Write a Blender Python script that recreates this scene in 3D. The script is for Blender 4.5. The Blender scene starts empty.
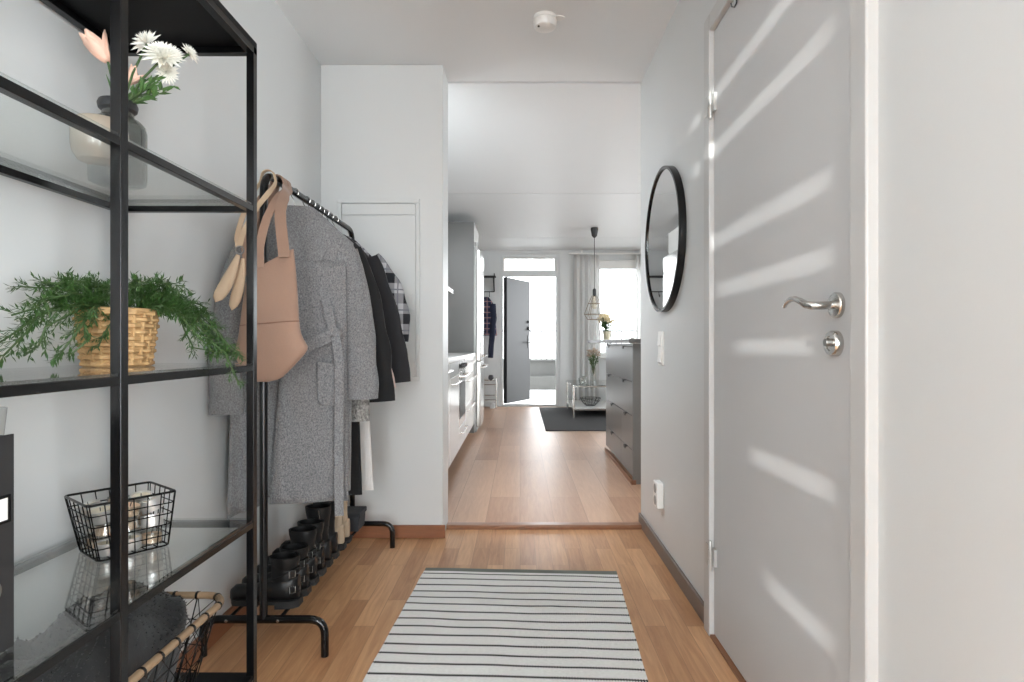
import bpy, bmesh, math, random
from mathutils import Vector, Matrix, noise
random.seed(7)
sc = bpy.context.scene
COL = sc.collection
PI = math.pi
R = math.radians
sin, cos = math.sin, math.cos

# ------------------------------------------------------------------ helpers
def lin(c):
    return tuple(((x/255)/12.92 if x/255 <= .04045 else ((x/255+.055)/1.055)**2.4) for x in c)

class MB:
    """collects shapes, then becomes ONE mesh object"""
    def __init__(s): s.v = []; s.f = []
    def add(s, vs, fs):
        b = len(s.v); s.v += [tuple(v) for v in vs]; s.f += [tuple(b+i for i in f) for f in fs]; return s
    def box(s, x0, x1, y0, y1, z0, z1):
        return s.add([(x0,y0,z0),(x1,y0,z0),(x1,y1,z0),(x0,y1,z0),(x0,y0,z1),(x1,y0,z1),(x1,y1,z1),(x0,y1,z1)],
                     [(0,3,2,1),(4,5,6,7),(0,1,5,4),(1,2,6,5),(2,3,7,6),(3,0,4,7)])
    def loft(s, rings, cap0=True, cap1=True, closed=True):
        n = len(rings[0]); vs = [p for r in rings for p in r]; fs = []
        for i in range(len(rings)-1):
            for j in range(n if closed else n-1):
                k = (j+1) % n
                fs.append((i*n+j, i*n+k, (i+1)*n+k, (i+1)*n+j))
        if closed and cap0: fs.append(tuple(range(n-1,-1,-1)))
        if closed and cap1: fs.append(tuple((len(rings)-1)*n+j for j in range(n)))
        return s.add(vs, fs)
    def tube(s, path, r, n=8, closed=False, flat=None):
        P = [Vector(p) for p in path]; m = len(P); rings = []
        rr = r if isinstance(r, (list, tuple)) else [r]*m
        up = None
        for i in range(m):
            if closed: t = (P[(i+1)%m]-P[i-1])
            else: t = P[min(i+1,m-1)]-P[max(i-1,0)]
            if t.length < 1e-9: t = Vector((0,0,1))
            t.normalize()
            if up is None:
                a = Vector((0,0,1)) if abs(t.z) < .9 else Vector((1,0,0))
                up = (a - t*a.dot(t)).normalized()
            else:
                up = up - t*up.dot(t)
                up = up.normalized() if up.length > 1e-6 else t.orthogonal().normalized()
            sd = t.cross(up)
            fl = flat or 1
            rings.append([P[i] + up*rr[i]*cos(2*PI*k/n) + sd*rr[i]*fl*sin(2*PI*k/n) for k in range(n)])
        if closed: rings.append(rings[0]); return s.loft(rings, False, False)
        return s.loft(rings)
    def ribbon(s, path, w, t, side):
        """flat strip of width w and thickness t; side = width direction"""
        P = [Vector(p) for p in path]; rings = []
        for i, p in enumerate(P):
            tg = (P[min(i+1,len(P)-1)]-P[max(i-1,0)]).normalized()
            sd = side[i] if isinstance(side, list) else side
            sd = Vector(sd); sd = (sd - tg*sd.dot(tg)).normalized(); nn = tg.cross(sd)
            ww = w[i] if isinstance(w, list) else w
            rings.append([p+sd*ww/2+nn*t/2, p+sd*ww/2-nn*t/2, p-sd*ww/2-nn*t/2, p-sd*ww/2+nn*t/2])
        return s.loft(rings)
    def lathe(s, prof, c=(0,0,0), n=24, axis='z'):
        """prof: (radius, height) list"""
        rings = []
        for r, h in prof:
            ring = []
            for k in range(n):
                a = 2*PI*k/n; x, y = max(r,1e-4)*cos(a), max(r,1e-4)*sin(a)
                p = {'z':(x,y,h), 'x':(h,x,y), 'y':(y,h,x)}[axis]
                ring.append((c[0]+p[0], c[1]+p[1], c[2]+p[2]))
            rings.append(ring)
        return s.loft(rings)
    def ball(s, c, r, n=10, m=7, sq=(1,1,1)):
        return s.loft([[(c[0]+sq[0]*r*sin(PI*i/m)*cos(2*PI*k/n), c[1]+sq[1]*r*sin(PI*i/m)*sin(2*PI*k/n), c[2]-sq[2]*r*cos(PI*i/m)) for k in range(n)]
                       if 0 < i < m else [(c[0]+1e-4*cos(2*PI*k/n), c[1]+1e-4*sin(2*PI*k/n), c[2]-sq[2]*r*cos(PI*i/m)) for k in range(n)] for i in range(m+1)])
    def prism(s, poly, axis, a, b):
        """2D polygon extruded along axis from a to b"""
        def P(p, t): return {'x':(t,p[0],p[1]), 'y':(p[0],t,p[1]), 'z':(p[0],p[1],t)}[axis]
        return s.loft([[P(p,a) for p in poly],[P(p,b) for p in poly]])
    def leaf(s, p, d, ln, w, up=(0,0,1), fold=.25, t=0):
        """pointed leaf, folded along its midrib"""
        p = Vector(p); d = Vector(d).normalized(); sd = d.cross(Vector(up))
        sd = sd.normalized() if sd.length > 1e-5 else d.orthogonal().normalized()
        nn = sd.cross(d); m = p + d*ln*.45; tip = p + d*ln
        return s.add([p, m+sd*w/2+nn*w*fold, tip, m-sd*w/2+nn*w*fold, m-nn*w*.12],[(0,1,4),(1,2,4),(2,3,4),(3,0,4)])
    def build(s, name, mat, parent=None, bev=0, smooth=True, local=False, ang=35, sub=0, solid=0, seg=2):
        off = Vector((0,0,0))
        if not local:
            q = parent
            while q is not None: off += q.location; q = q.parent
        me = bpy.data.meshes.new(name)
        me.from_pydata([(v[0]-off.x, v[1]-off.y, v[2]-off.z) for v in s.v], [], s.f)
        bm = bmesh.new(); bm.from_mesh(me)
        bmesh.ops.recalc_face_normals(bm, faces=bm.faces); bm.to_mesh(me); bm.free()
        if smooth:
            me.polygons.foreach_set('use_smooth', [True]*len(me.polygons))
            me.set_sharp_from_angle(angle=R(ang))
        me.materials.append(mat)
        o = bpy.data.objects.new(name, me); COL.objects.link(o)
        if parent is not None: o.parent = parent
        if solid:
            m = o.modifiers.new('thick', 'SOLIDIFY'); m.thickness = solid; m.offset = 0
        if sub:
            m = o.modifiers.new('round', 'SUBSURF'); m.levels = m.render_levels = sub
        if bev:
            m = o.modifiers.new('edge', 'BEVEL'); m.width = bev; m.segments = seg; m.limit_method = 'ANGLE'; m.angle_limit = R(40)
        return o

def tag(o, label=None, cat=None, group=None, kind=None):
    if label: o['label'] = label
    if cat: o['category'] = cat
    if group: o['group'] = group
    if kind: o['kind'] = kind
    return o
def thing(name, label, cat, loc=(0,0,0), rz=0, group=None, kind=None):
    o = bpy.data.objects.new(name, None); COL.objects.link(o); o.empty_display_size = .05
    o.location = loc; o.rotation_euler = (0,0,rz)
    return tag(o, label, cat, group, kind)
def struct(name, mb, mat, label, cat, **k):
    return tag(mb.build(name, mat, **k), label, cat, None, 'structure')
def copy_tree(o, parent=None):
    c = o.copy(); COL.objects.link(c); c.parent = parent
    for ch in list(o.children): copy_tree(ch, c)
    return c

# ------------------------------------------------------------------ materials
def nodes(name):
    m = bpy.data.materials.new(name); m.use_nodes = True
    nt = m.node_tree; return m, nt, nt.nodes['Principled BSDF']
def nd(nt, typ, ins=None, **props):
    n = nt.nodes.new(typ)
    for k, v in props.items(): setattr(n, k, v)
    for k, v in (ins or {}).items():
        if hasattr(v, 'is_output') : nt.links.new(v, n.inputs[k])
        else: n.inputs[k].default_value = v
    return n
def mth(nt, op, a, b=0.0, c=0.0):
    n = nd(nt, 'ShaderNodeMath', {0:a, 1:b, 2:c}, operation=op); return n.outputs[0]
def mixc(nt, f, a, b, mode='MIX'):
    n = nd(nt, 'ShaderNodeMix', None, data_type='RGBA', blend_type=mode)
    for k, v in ((0,f),(6,a),(7,b)):
        if hasattr(v,'is_output'): nt.links.new(v, n.inputs[k])
        else: n.inputs[k].default_value = v if k == 0 else (*v[:3],1)
    return n.outputs[2]
def coords(nt, scale=(1,1,1), rot=(0,0,0), out='Object'):
    tc = nd(nt, 'ShaderNodeTexCoord')
    mp = nd(nt, 'ShaderNodeMapping', {'Vector':tc.outputs[out], 'Scale':scale, 'Rotation':rot})
    return mp.outputs[0]
def set_bump(nt, b, h, strength, dist=.002):
    n = nd(nt, 'ShaderNodeBump', {'Height':h, 'Strength':strength, 'Distance':dist}); nt.links.new(n.outputs[0], b.inputs['Normal'])
def M(name, col, rough=.5, metal=0, var=.06, scale=12, bump=0, bscale=60, stretch=(1,1,1), sheen=0, spec=.5, coat=0):
    """painted / cloth / metal surface with a soft procedural variation and a grain"""
    m, nt, b = nodes(name); c = lin(col)
    v = coords(nt, stretch)
    nz = nd(nt, 'ShaderNodeTexNoise', {'Vector':v, 'Scale':scale, 'Detail':4})
    lo = tuple(x*(1-var) for x in c); hi = tuple(min(1,x*(1+var)) for x in c)
    nt.links.new(mixc(nt, nz.outputs[0], lo, hi), b.inputs['Base Color'])
    b.inputs['Roughness'].default_value = rough; b.inputs['Metallic'].default_value = metal
    b.inputs['Specular IOR Level'].default_value = spec
    if sheen: b.inputs['Sheen Weight'].default_value = sheen; b.inputs['Sheen Roughness'].default_value = .4
    if coat: b.inputs['Coat Weight'].default_value = coat; b.inputs['Coat Roughness'].default_value = .1
    if bump:
        n2 = nd(nt, 'ShaderNodeTexNoise', {'Vector':v, 'Scale':bscale, 'Detail':3}); set_bump(nt, b, n2.outputs[0], bump)
    return m
def wool(name, a, b_, scale=260, rough=.95, bump=.5):
    m, nt, b = nodes(name); v = coords(nt, (1,1,.7))
    n1 = nd(nt, 'ShaderNodeTexNoise', {'Vector':v, 'Scale':scale, 'Detail':3, 'Roughness':.7})
    n2 = nd(nt, 'ShaderNodeTexNoise', {'Vector':v, 'Scale':9, 'Detail':2})
    rp = nd(nt, 'ShaderNodeValToRGB', {'Fac':n1.outputs[0]})
    rp.color_ramp.elements[0].position = .33; rp.color_ramp.elements[1].position = .68
    rp.color_ramp.elements[0].color = (*lin(a),1); rp.color_ramp.elements[1].color = (*lin(b_),1)
    nt.links.new(mixc(nt, mth(nt,'MULTIPLY',n2.outputs[0],.25), rp.outputs[0], lin(a)), b.inputs['Base Color'])
    b.inputs['Roughness'].default_value = rough; b.inputs['Sheen Weight'].default_value = .15
    set_bump(nt, b, n1.outputs[0], bump, .003)
    return m
def glassy(name, tint, refl=.9, rough=.01, ior=1.5, base=0.0, milky=None):
    """thin clear glass: see-through tinted body with a Fresnel reflection"""
    m, nt, b = nodes(name); out = nt.nodes['Material Output']
    nt.nodes.remove(b)
    tr = nd(nt, 'ShaderNodeBsdfTransparent', {'Color':(*tint,1)})
    gl = nd(nt, 'ShaderNodeBsdfGlossy', {'Color':(refl,refl,refl,1), 'Roughness':rough})
    geo = nd(nt, 'ShaderNodeNewGeometry')
    ie = mth(nt, 'ADD', mth(nt, 'MULTIPLY', geo.outputs['Backfacing'], 1/ior-ior), ior)
    fr = nd(nt, 'ShaderNodeFresnel', {'IOR':ie})
    body = tr.outputs[0]
    if milky:
        df = nd(nt, 'ShaderNodeBsdfTranslucent', {'Color':(*milky[0],1)}); d2 = nd(nt, 'ShaderNodeBsdfDiffuse', {'Color':(*milky[0],1)})
        a = nd(nt, 'ShaderNodeMixShader', {0:.5, 1:df.outputs[0], 2:d2.outputs[0]})
        body = nd(nt, 'ShaderNodeMixShader', {0:milky[1], 1:body, 2:a.outputs[0]}).outputs[0]
    f = mth(nt, 'MINIMUM', mth(nt, 'ADD', fr.outputs[0], base), 1.0)
    mx = nd(nt, 'ShaderNodeMixShader', {0:f, 1:body, 2:gl.outputs[0]})
    nt.links.new(mx.outputs[0], out.inputs[0]); return m

def wood_floor(name, pale, dark, row=.074, length=.58, rough=.37, seam=.0011):
    m, nt, b = nodes(name)
    tc = nd(nt, 'ShaderNodeTexCoord'); sp = nd(nt, 'ShaderNodeSeparateXYZ', {0:tc.outputs['Object']})
    cv = nd(nt, 'ShaderNodeCombineXYZ', {0:sp.outputs[1], 1:sp.outputs[0], 2:0.0})
    br = nd(nt, 'ShaderNodeTexBrick', {'Vector':cv.outputs[0], 'Color1':(0,0,0,1), 'Color2':(1,1,1,1), 'Mortar':(.5,.5,.5,1), 'Scale':1.0,
            'Mortar Size':seam, 'Mortar Smooth':.3, 'Brick Width':length, 'Row Height':row}, offset=.37, offset_frequency=2)
    gv = nd(nt, 'ShaderNodeMapping', {'Vector':tc.outputs['Object'], 'Scale':(30,2.2,1)})
    shift = nd(nt, 'ShaderNodeVectorMath', {0:gv.outputs[0], 1:br.outputs[0]}, operation='ADD')
    g1 = nd(nt, 'ShaderNodeTexNoise', {'Vector':shift.outputs[0], 'Scale':1.6, 'Detail':6, 'Roughness':.6, 'Distortion':1.2})
    g2 = nd(nt, 'ShaderNodeTexNoise', {'Vector':tc.outputs['Object'], 'Scale':1.7, 'Detail':2})
    t = mth(nt,'ADD', mth(nt,'MULTIPLY',br.outputs[0],.45), mth(nt,'MULTIPLY',g1.outputs[0],.95))
    t = mth(nt,'SUBTRACT', mth(nt,'ADD', t, mth(nt,'MULTIPLY',g2.outputs[0],.25)), .38)
    col = mixc(nt, t, lin(dark), lin(pale))
    col = mixc(nt, mth(nt,'MULTIPLY',br.outputs[1],.45), col, lin(tuple(x*.5 for x in dark)))
    nt.links.new(col, b.inputs['Base Color'])
    nt.links.new(mth(nt,'ADD', mth(nt,'MULTIPLY',g1.outputs[0],.12), rough-.06), b.inputs['Roughness'])
    set_bump(nt, b, mth(nt,'SUBTRACT',mth(nt,'MULTIPLY',g1.outputs[0],.15),br.outputs[1]), .25, .001)
    return m

def plaid(name, base, lines, sx=16, sz=14, thick=.32):
    m, nt, b = nodes(name); tc = nd(nt, 'ShaderNodeTexCoord'); sp = nd(nt, 'ShaderNodeSeparateXYZ', {0:tc.outputs['Object']})
    def band(o, s, w, ph=0): return mth(nt,'LESS_THAN', mth(nt,'FRACT', mth(nt,'ADD',mth(nt,'MULTIPLY',o,s),ph)), w)
    f = mth(nt,'ADD', mth(nt,'MULTIPLY',band(sp.outputs[0],sx,thick),.5), mth(nt,'MULTIPLY',band(sp.outputs[2],sz,thick),.5))
    c = mixc(nt, f, lin(base), lin(lines[0]))
    f2 = mth(nt,'MAXIMUM', band(sp.outputs[0],sx,.07,.35), band(sp.outputs[2],sz,.07,.35))
    nt.links.new(mixc(nt, f2, c, lin(lines[1])), b.inputs['Base Color']); b.inputs['Roughness'].default_value = .9
    return m

def rug_mat(name):
    m, nt, b = nodes(name); tc = nd(nt, 'ShaderNodeTexCoord'); sp = nd(nt, 'ShaderNodeSeparateXYZ', {0:tc.outputs['Object']})
    nz = nd(nt, 'ShaderNodeTexNoise', {'Vector':tc.outputs['Object'], 'Scale':3.0, 'Detail':2})
    y = mth(nt,'ADD', sp.outputs[1], mth(nt,'MULTIPLY', mth(nt,'SUBTRACT',nz.outputs[0],.5), .02))
    ph = mth(nt,'FRACT', mth(nt,'MULTIPLY', y, 1/.0600))
    bead = mth(nt,'SINE', mth(nt,'MULTIPLY', sp.outputs[0], 2*PI/.0085))
    wid = mth(nt,'ADD', .085, mth(nt,'MULTIPLY', bead, .045))
    line = mth(nt,'LESS_THAN', mth(nt,'ABSOLUTE', mth(nt,'SUBTRACT', ph, .5)), wid)
    vv = nd(nt, 'ShaderNodeMapping', {'Vector':tc.outputs['Object'], 'Scale':(90,210,1)})
    wv = nd(nt, 'ShaderNodeTexNoise', {'Vector':vv.outputs[0], 'Scale':1.0, 'Detail':3})
    base = mixc(nt, wv.outputs[0], lin((206,205,202)), lin((250,249,247)))
    hem = mth(nt,'GREATER_THAN', sp.outputs[1], 0.958*RUG_L/2)
    c = mixc(nt, mth(nt,'MULTIPLY',line,.96), base, lin((18,18,18)))
    c = mixc(nt, hem, c, lin((120,124,118)))
    nt.links.new(c, b.inputs['Base Color']); b.inputs['Roughness'].default_value = .95; b.inputs['Specular IOR Level'].default_value = .1
    set_bump(nt, b, mth(nt,'ADD',wv.outputs[0],mth(nt,'MULTIPLY',line,-.6)), .6, .003)
    return m
RUG_L = 1.75

def straw_mat(name):
    m, nt, b = nodes(name); tc = nd(nt, 'ShaderNodeTexCoord')
    n1 = nd(nt, 'ShaderNodeTexNoise', {'Vector':tc.outputs['Object'], 'Scale':55.0, 'Detail':4})
    c = mixc(nt, n1.outputs[0], lin((128,94,56)), lin((206,170,120)))
    nt.links.new(c, b.inputs['Base Color']); b.inputs['Roughness'].default_value = .7; return m

WALL = M('wall_paint', (206,208,208), .38, var=.015, scale=3, bump=.06, bscale=220)
CEIL = M('ceiling_paint', (221,223,224), .5, var=.015, scale=3, bump=.05, bscale=150)
TRIMW = M('white_trim_paint', (236,235,232), .25, var=.01)
DOORW = M('door_paint', (194,195,196), .48, var=.012, scale=2)
FRAMEW = M('door_frame_paint', (190,190,189), .28, var=.012)
WOODF = wood_floor('oak_parquet', (224,178,134), (148,100,64))
WOODF2 = wood_floor('oak_boards', (206,170,142), (158,118,92), row=.19, length=1.9, rough=.40, seam=.0016)
OAKT = M('oak_threshold', (134,92,66), .35, var=.2, scale=20, stretch=(1,12,1))
OAKB = M('oak_baseboard', (136,88,60), .4, var=.2, scale=14, stretch=(1,1,9))
TAUPE = M('taupe_baseboard', (110,98,92), .45, var=.08)
BLACKM = M('black_metal', (8,8,9), .24, .0, var=.1, spec=.38)
BLACKP = M('black_panel', (10,10,11), .5, var=.08, spec=.15)
GLASS = glassy('shelf_glass', (.925,.94,.93), base=.015)
PANE = glassy('window_glass', (.95,.96,.96))
CHROME = M('brushed_steel', (196,194,190), .22, 1, var=.04)
STEELD = M('satin_steel', (150,150,148), .35, 1, var=.05)
GREYK = M('grey_kitchen_paint', (116,116,115), .3, var=.02)
GREYD = M('dark_grey_door_paint', (46,46,47), .55, var=.05, spec=.3)
WHITEK = M('white_kitchen_front', (225,225,223), .2, var=.01)
PLASTIC = M('white_plastic', (228,227,224), .3, var=.01)
DARKPL = M('dark_plastic', (40,40,42), .4)
CONC = M('concrete', (86,86,84), .9, var=.12, scale=6, bump=.4, bscale=50)
MIRR = M('mirror_silver', (236,238,238), .015, 1, var=0)

# ------------------------------------------------------------------ the room
XL, XR, H = -1.034, .671, 2.45
YN0, YN1 = 3.067, 3.285          # niche wall
XN = -.399
YF = 9.2                          # far wall
XK = -1.13                        # kitchen wall
XV = 3.4                          # living-room right wall
YB = -4.5                         # wall behind the viewer
FZ = .018                         # living room floor level

struct('floor', MB().box(XL-.05, XR+.12, YB, 3.21, -.1, 0), WOODF, 'brown oak strip parquet floor of the hallway', 'floor', smooth=False)
struct('floor', MB().box(XK, XV, 3.21, YF+.12, -.1, FZ), WOODF2, 'pale oak board floor of the kitchen and living room', 'floor', smooth=False)
struct('trim_1', MB().prism([(3.195,0),(3.195,.016),(3.202,.022),(3.25,.022),(3.262,.019),(3.262,0)], 'x', XN+.003, XR-.003), OAKT,
       'brown oak threshold strip where the hallway meets the kitchen', 'threshold', bev=.002)
struct('ceiling', MB().box(XL-.1, XR+.12, YB, 3.268, H, H+.1).box(XK, XV, 3.284, 5.692, H-.004, H+.1).box(XK, XV, 5.708, 8.092, H-.004, H+.1)
       .box(XK, XV, 8.108, YF+.2, H-.004, H+.1).box(XK, XV, 3.2, YF+.2, H+.03, H+.1), CEIL, 'light grey ceiling with thin panel seams', 'ceiling', smooth=False)
struct('wall_left', MB().box(XL-.1, XL, YB, YN1, 0, H), WALL, 'plain light grey wall behind the shelving unit and clothes rack', 'wall', smooth=False)
struct('wall_niche', MB().box(XL, XN, YN0, YN1, 0, H), WALL, 'light grey end wall behind the clothes rack', 'wall', bev=.004)
RY0, RY1 = -1.55, -.20               # unseen window added in the right wall as a light source
DY0, DY1, DZ = 1.166, 2.03, 2.077   # closed door opening
struct('wall_right', MB().box(XR, XR+.12, YB, RY0, 0, H).box(XR, XR+.12, RY1, DY0-.02, 0, H).box(XR, XR+.12, RY0, RY1, 0, .1).box(XR, XR+.12, RY0, RY1, 2.25, H).box(XR, XR+.12, DY1+.02, YN1, 0, H).box(XR, XR+.12, DY0-.02, DY1+.02, DZ+.02, H)
       .box(XR+.1, XR+.12, DY0-.02, DY1+.02, 0, DZ+.02), WALL, 'light grey wall with the closed white door and round mirror', 'wall', smooth=False)
struct('wall_kitchen', MB().box(XK-.1, XK, YN1-.001, YF+.12, 0, H), WALL, 'light grey wall behind the kitchen units', 'wall', smooth=False)
struct('wall_kitchen_return', MB().box(XK-.1, XL-.1, YN1-.1, YN1, 0, H), WALL, 'short return of the grey kitchen wall', 'wall', smooth=False)
struct('wall_living', MB().box(XV, XV+.1, YN1, 4.2, 0, H).box(XV, XV+.1, 8.4, YF+.12, 0, H).box(XV, XV+.1, 4.2, 8.4, 0, .5).box(XV, XV+.1, 4.2, 8.4, 2.3, H).box(XV, XV+.1, 6.9, 8.4, .5, 2.3), WALL, 'light grey side wall of the living room', 'wall', smooth=False)
struct('wall_divider', MB().box(XR+.12, XV, YN1-.12, YN1, 0, H), WALL, 'grey wall dividing hallway side from living room', 'wall', smooth=False)
# far wall with door and window openings
DX0, DX1, DTOP = -.31, .62, 2.40
WX0, WX1, WZ0, WZ1 = 1.19, 3.2, .80, 2.30
struct('wall_far', MB().box(XK, DX0, YF, YF+.14, 0, H).box(DX1, WX0, YF, YF+.14, 0, H).box(DX0, DX1, YF, YF+.14, DTOP, H)
       .box(WX0, WX1, YF, YF+.14, 0, WZ0).box(WX0, WX1, YF, YF+.14, WZ1, H).box(WX1, XV, YF, YF+.14, 0, H), WALL,
       'grey far wall with the open balcony door and bright window', 'wall', smooth=False)
# wall behind the viewer, with a glazed slot for the low sun and unseen windows added for fill light
w3 = thing('fill_window_3', 'tall unseen window added in the right wall behind the viewer for fill light', 'window', (XR,-.8,.1), kind='structure')
g = MB()
for y0,y1,z0,z1 in ((RY0,RY1,.1,.15),(RY0,RY1,2.2,2.25),(RY0,RY0+.05,.15,2.2),(RY1-.05,RY1,.15,2.2)): g.box(XR+.03,XR+.09,y0,y1,z0,z1)
g.build('window_frame', TRIMW, w3, bev=.004)
MB().box(XR+.055,XR+.063,RY0+.05,RY1-.05,.15,2.2).build('pane', PANE, w3)
w4 = thing('window_4', 'slatted wooden shutter window letting in low sun behind the viewer', 'window', (-.65,YB,.25), kind='structure')
FXD = .664
SUN_T, SUN_E = .2, R(.6)
def drop(y): return (y-YB)*math.sqrt(1+SUN_T**2)*math.tan(SUN_E)
gaps = [(.365,.050,1.62),(.69,.048,1.72),(1.0,.040,1.85),(1.19,.046,2.02),(1.36,.046,2.08),(1.675,.046,2.3),(1.86,.044,2.3)]
SX1 = FXD-SUN_T*(1.262-YB)      # edge of the opening that ends the bands at the latch side
SXL = SX1-.32
RX0, RX1 = -.38, .60
w6 = thing('fill_window_6', 'large unseen window added in the wall behind the viewer for fill light', 'window', (.1,YB,.2), kind='structure')  # unseen window, added so light reaches the end wall from behind
g = MB()
for x0,x1,z0,z1 in ((RX0,RX1,.2,.25),(RX0,RX1,2.25,2.3),(RX0,RX0+.05,.25,2.25),(RX1-.05,RX1,.25,2.25)): g.box(x0,x1,YB-.08,YB-.02,z0,z1)
g.build('window_frame', TRIMW, w6, bev=.004)
MB().box(RX0+.05,RX1-.05,YB-.055,YB-.049,.25,2.25).build('pane', PANE, w6)
struct('wall_rear', MB().box(SX1, RX0, YB-.1, YB, 0, H).box(RX1, XR, YB-.1, YB, 0, H).box(RX0, RX1, YB-.1, YB, 0, .2).box(RX0, RX1, YB-.1, YB, 2.3, H).box(XL, SXL, YB-.1, YB, 0, H).box(SXL, SX1, YB-.1, YB, 2.2, H).box(SXL, SX1, YB-.1, YB, 0, .25),
       WALL, 'grey wall behind the viewer with a shuttered window', 'wall', smooth=False)
g = MB(); z = .25
for zc, hh, yl in gaps:
    xl = FXD-SUN_T*(yl-YB)
    zz = zc + drop(1.4)
    g.box(SXL, SX1, YB-.03, YB-.01, z, zz-hh/2)
    if xl > SXL: g.box(SXL, xl, YB-.03, YB-.01, zz-hh/2, zz+hh/2)
    z = zz+hh/2
g.box(SXL, SX1, YB-.03, YB-.01, z, 2.2)
g.build('shutter', TRIMW, w4)
MB().box(SXL,SX1,YB-.06,YB-.055,.25,2.2).build('pane', PANE, w4)

w5 = thing('fill_window_5', 'wide unseen window added in the living room side wall for fill light', 'window', (XV,5.5,.5), kind='structure')  # out of view, added to brighten the living room
g = MB()
for a in ((4.2,4.26,.5,2.3),(6.84,6.9,.5,2.3),(4.26,6.84,.5,.56),(4.26,6.84,2.24,2.3),(5.52,5.58,.56,2.24)): g.box(XV+.02,XV+.08,*a)
g.build('window_frame', TRIMW, w5)
MB().box(XV+.045,XV+.055,4.26,5.52,.56,2.24).build('pane', PANE, w5); MB().box(XV+.045,XV+.055,5.58,6.84,.56,2.24).build('pane', PANE, w5)
# baseboards
struct('baseboard_right', MB().box(XR-.014, XR, 2.095, YN1, 0, .066), TAUPE, 'narrow taupe baseboard under the mirror', 'baseboard', bev=.003)
struct('baseboard_niche', MB().box(XL+.014, XN+.012, YN0-.014, YN0, 0, .066), OAKB, 'orange-brown wooden baseboard of the end wall', 'baseboard', bev=.003)
struct('baseboard_left', MB().box(XL, XL+.014, YB, YN0-.002, 0, .066), OAKB, 'orange-brown wooden baseboard along the wall behind the shoes', 'baseboard', bev=.003)
struct('trim_2', MB().box(XR-.02, XR+.08, DY0, DY1, 0, .008), OAKT, 'dark oak sill strip under the closed door', 'threshold')

# fuse-box hatch on the niche wall
fb = thing('fuse_cabinet', 'flush white fuse cabinet hatch on the end wall behind the clothes', 'hatch', (-.70, YN0, .815))
fx0,fx1,fz0,fz1 = -.943,-.517,.812,1.750
g = MB()
for a in ((fx0,fx1,fz0,fz0+.02),(fx0,fx1,fz1-.02,fz1),(fx0,fx0+.02,fz0+.02,fz1-.02),(fx1-.02,fx1,fz0+.02,fz1-.02)): g.box(a[0],a[1],YN0-.012,YN0,a[2],a[3])
g.build('frame', WALL, fb, bev=.002)
MB().box(fx0+.023,fx1-.023,YN0-.008,YN0-.001,fz0+.023,1.665).box(fx0+.023,fx1-.023,YN0-.008,YN0-.001,1.670,fz1-.023).build('hatch_panel', WALL, fb, bev=.0015)
MB().box(fx1-.06,fx1-.034,YN0-.014,YN0-.007,1.18,1.26).build('latch', WALL, fb, bev=.002)

# ---- closed door on the right (door_1)
d1 = thing('door_1', 'closed white flush door with steel handle in the right wall', 'door', (XR, 1.6, 0), kind='structure')
FX = .648
g = MB().box(FX, XR+.09, DY0-.057, DY0, 0, DZ+.06).box(FX, XR+.09, DY1, DY1+.06, 0, DZ+.06).box(FX, XR+.09, DY0, DY1, DZ, DZ+.06)
g.build('door_frame', FRAMEW, d1, bev=.004)
MB().box(.664, .704, DY0+.003, DY1-.003, .012, DZ-.004).build('door_leaf', DOORW, d1, bev=.002)
for z in (1.823, .28):
    h = MB().box(.6445,.6475, DY1+.003, DY1+.03, z-.035, z+.035).lathe([(.0065,z-.05),(.0075,z-.046),(.0075,z-.012),(.006,z-.011),(.006,z-.009),(.0075,z-.008),(.0085,z+.02),(.0085,z+.022),(.007,z+.023),(.007,z+.046),(.004,z+.052)], (.650,DY1-.008,0), 14)
    h.box(.654,.664,DY1-.035,DY1-.010,z-.03,z+.03)
    h.build('hinge', M('hinge_zinc', (190,190,188), .4, .6), d1)
hy, hz = 1.235, 1.086
hd = MB().lathe([(.027,.664),(.027,.657),(.025,.654),(.012,.652),(.0001,.652)], (0,hy,hz), 28, 'x').build('handle_rose', CHROME, d1)
pth = [(.655,hy,hz),(.625,hy,hz-.001),(.610,hy+.002,hz-.001),(.602,hy+.012,hz+.002),(.600,hy+.03,hz+.010),(.600,hy+.055,hz+.017),(.601,hy+.08,hz+.018),(.603,hy+.105,hz+.012),(.606,hy+.122,hz+.004)]
MB().tube(pth, [.0085,.0085,.0085,.008,.0072,.0064,.0058,.0052,.004], 14).build('handle_lever', CHROME, d1)
lk = MB().lathe([(.027,.664),(.027,.653),(.024,.648),(.016,.648),(.0155,.650),(.0001,.650)], (0,hy+.005,1.006), 28, 'x').build('lock_rose', CHROME, d1)
MB().lathe([(.0085,.651),(.0085,.640),(.007,.638),(.0001,.638)], (0,hy+.005,1.008), 18, 'x').build('lock_cylinder', STEELD, lk)
hk = thing('door_hook', 'small dark hook over the top edge of the white door', 'hook', (.664,1.80,2.03))
MB().tube([(.705,1.8,2.05),(.705,1.8,2.074),(.695,1.8,2.0755),(.662,1.8,2.0755),(.658,1.8,2.07),(.658,1.8,2.04),(.652,1.8,2.028),(.644,1.8,2.03),(.642,1.8,2.04)], .0025, 8).build('hook_wire', DARKPL, hk)

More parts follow.
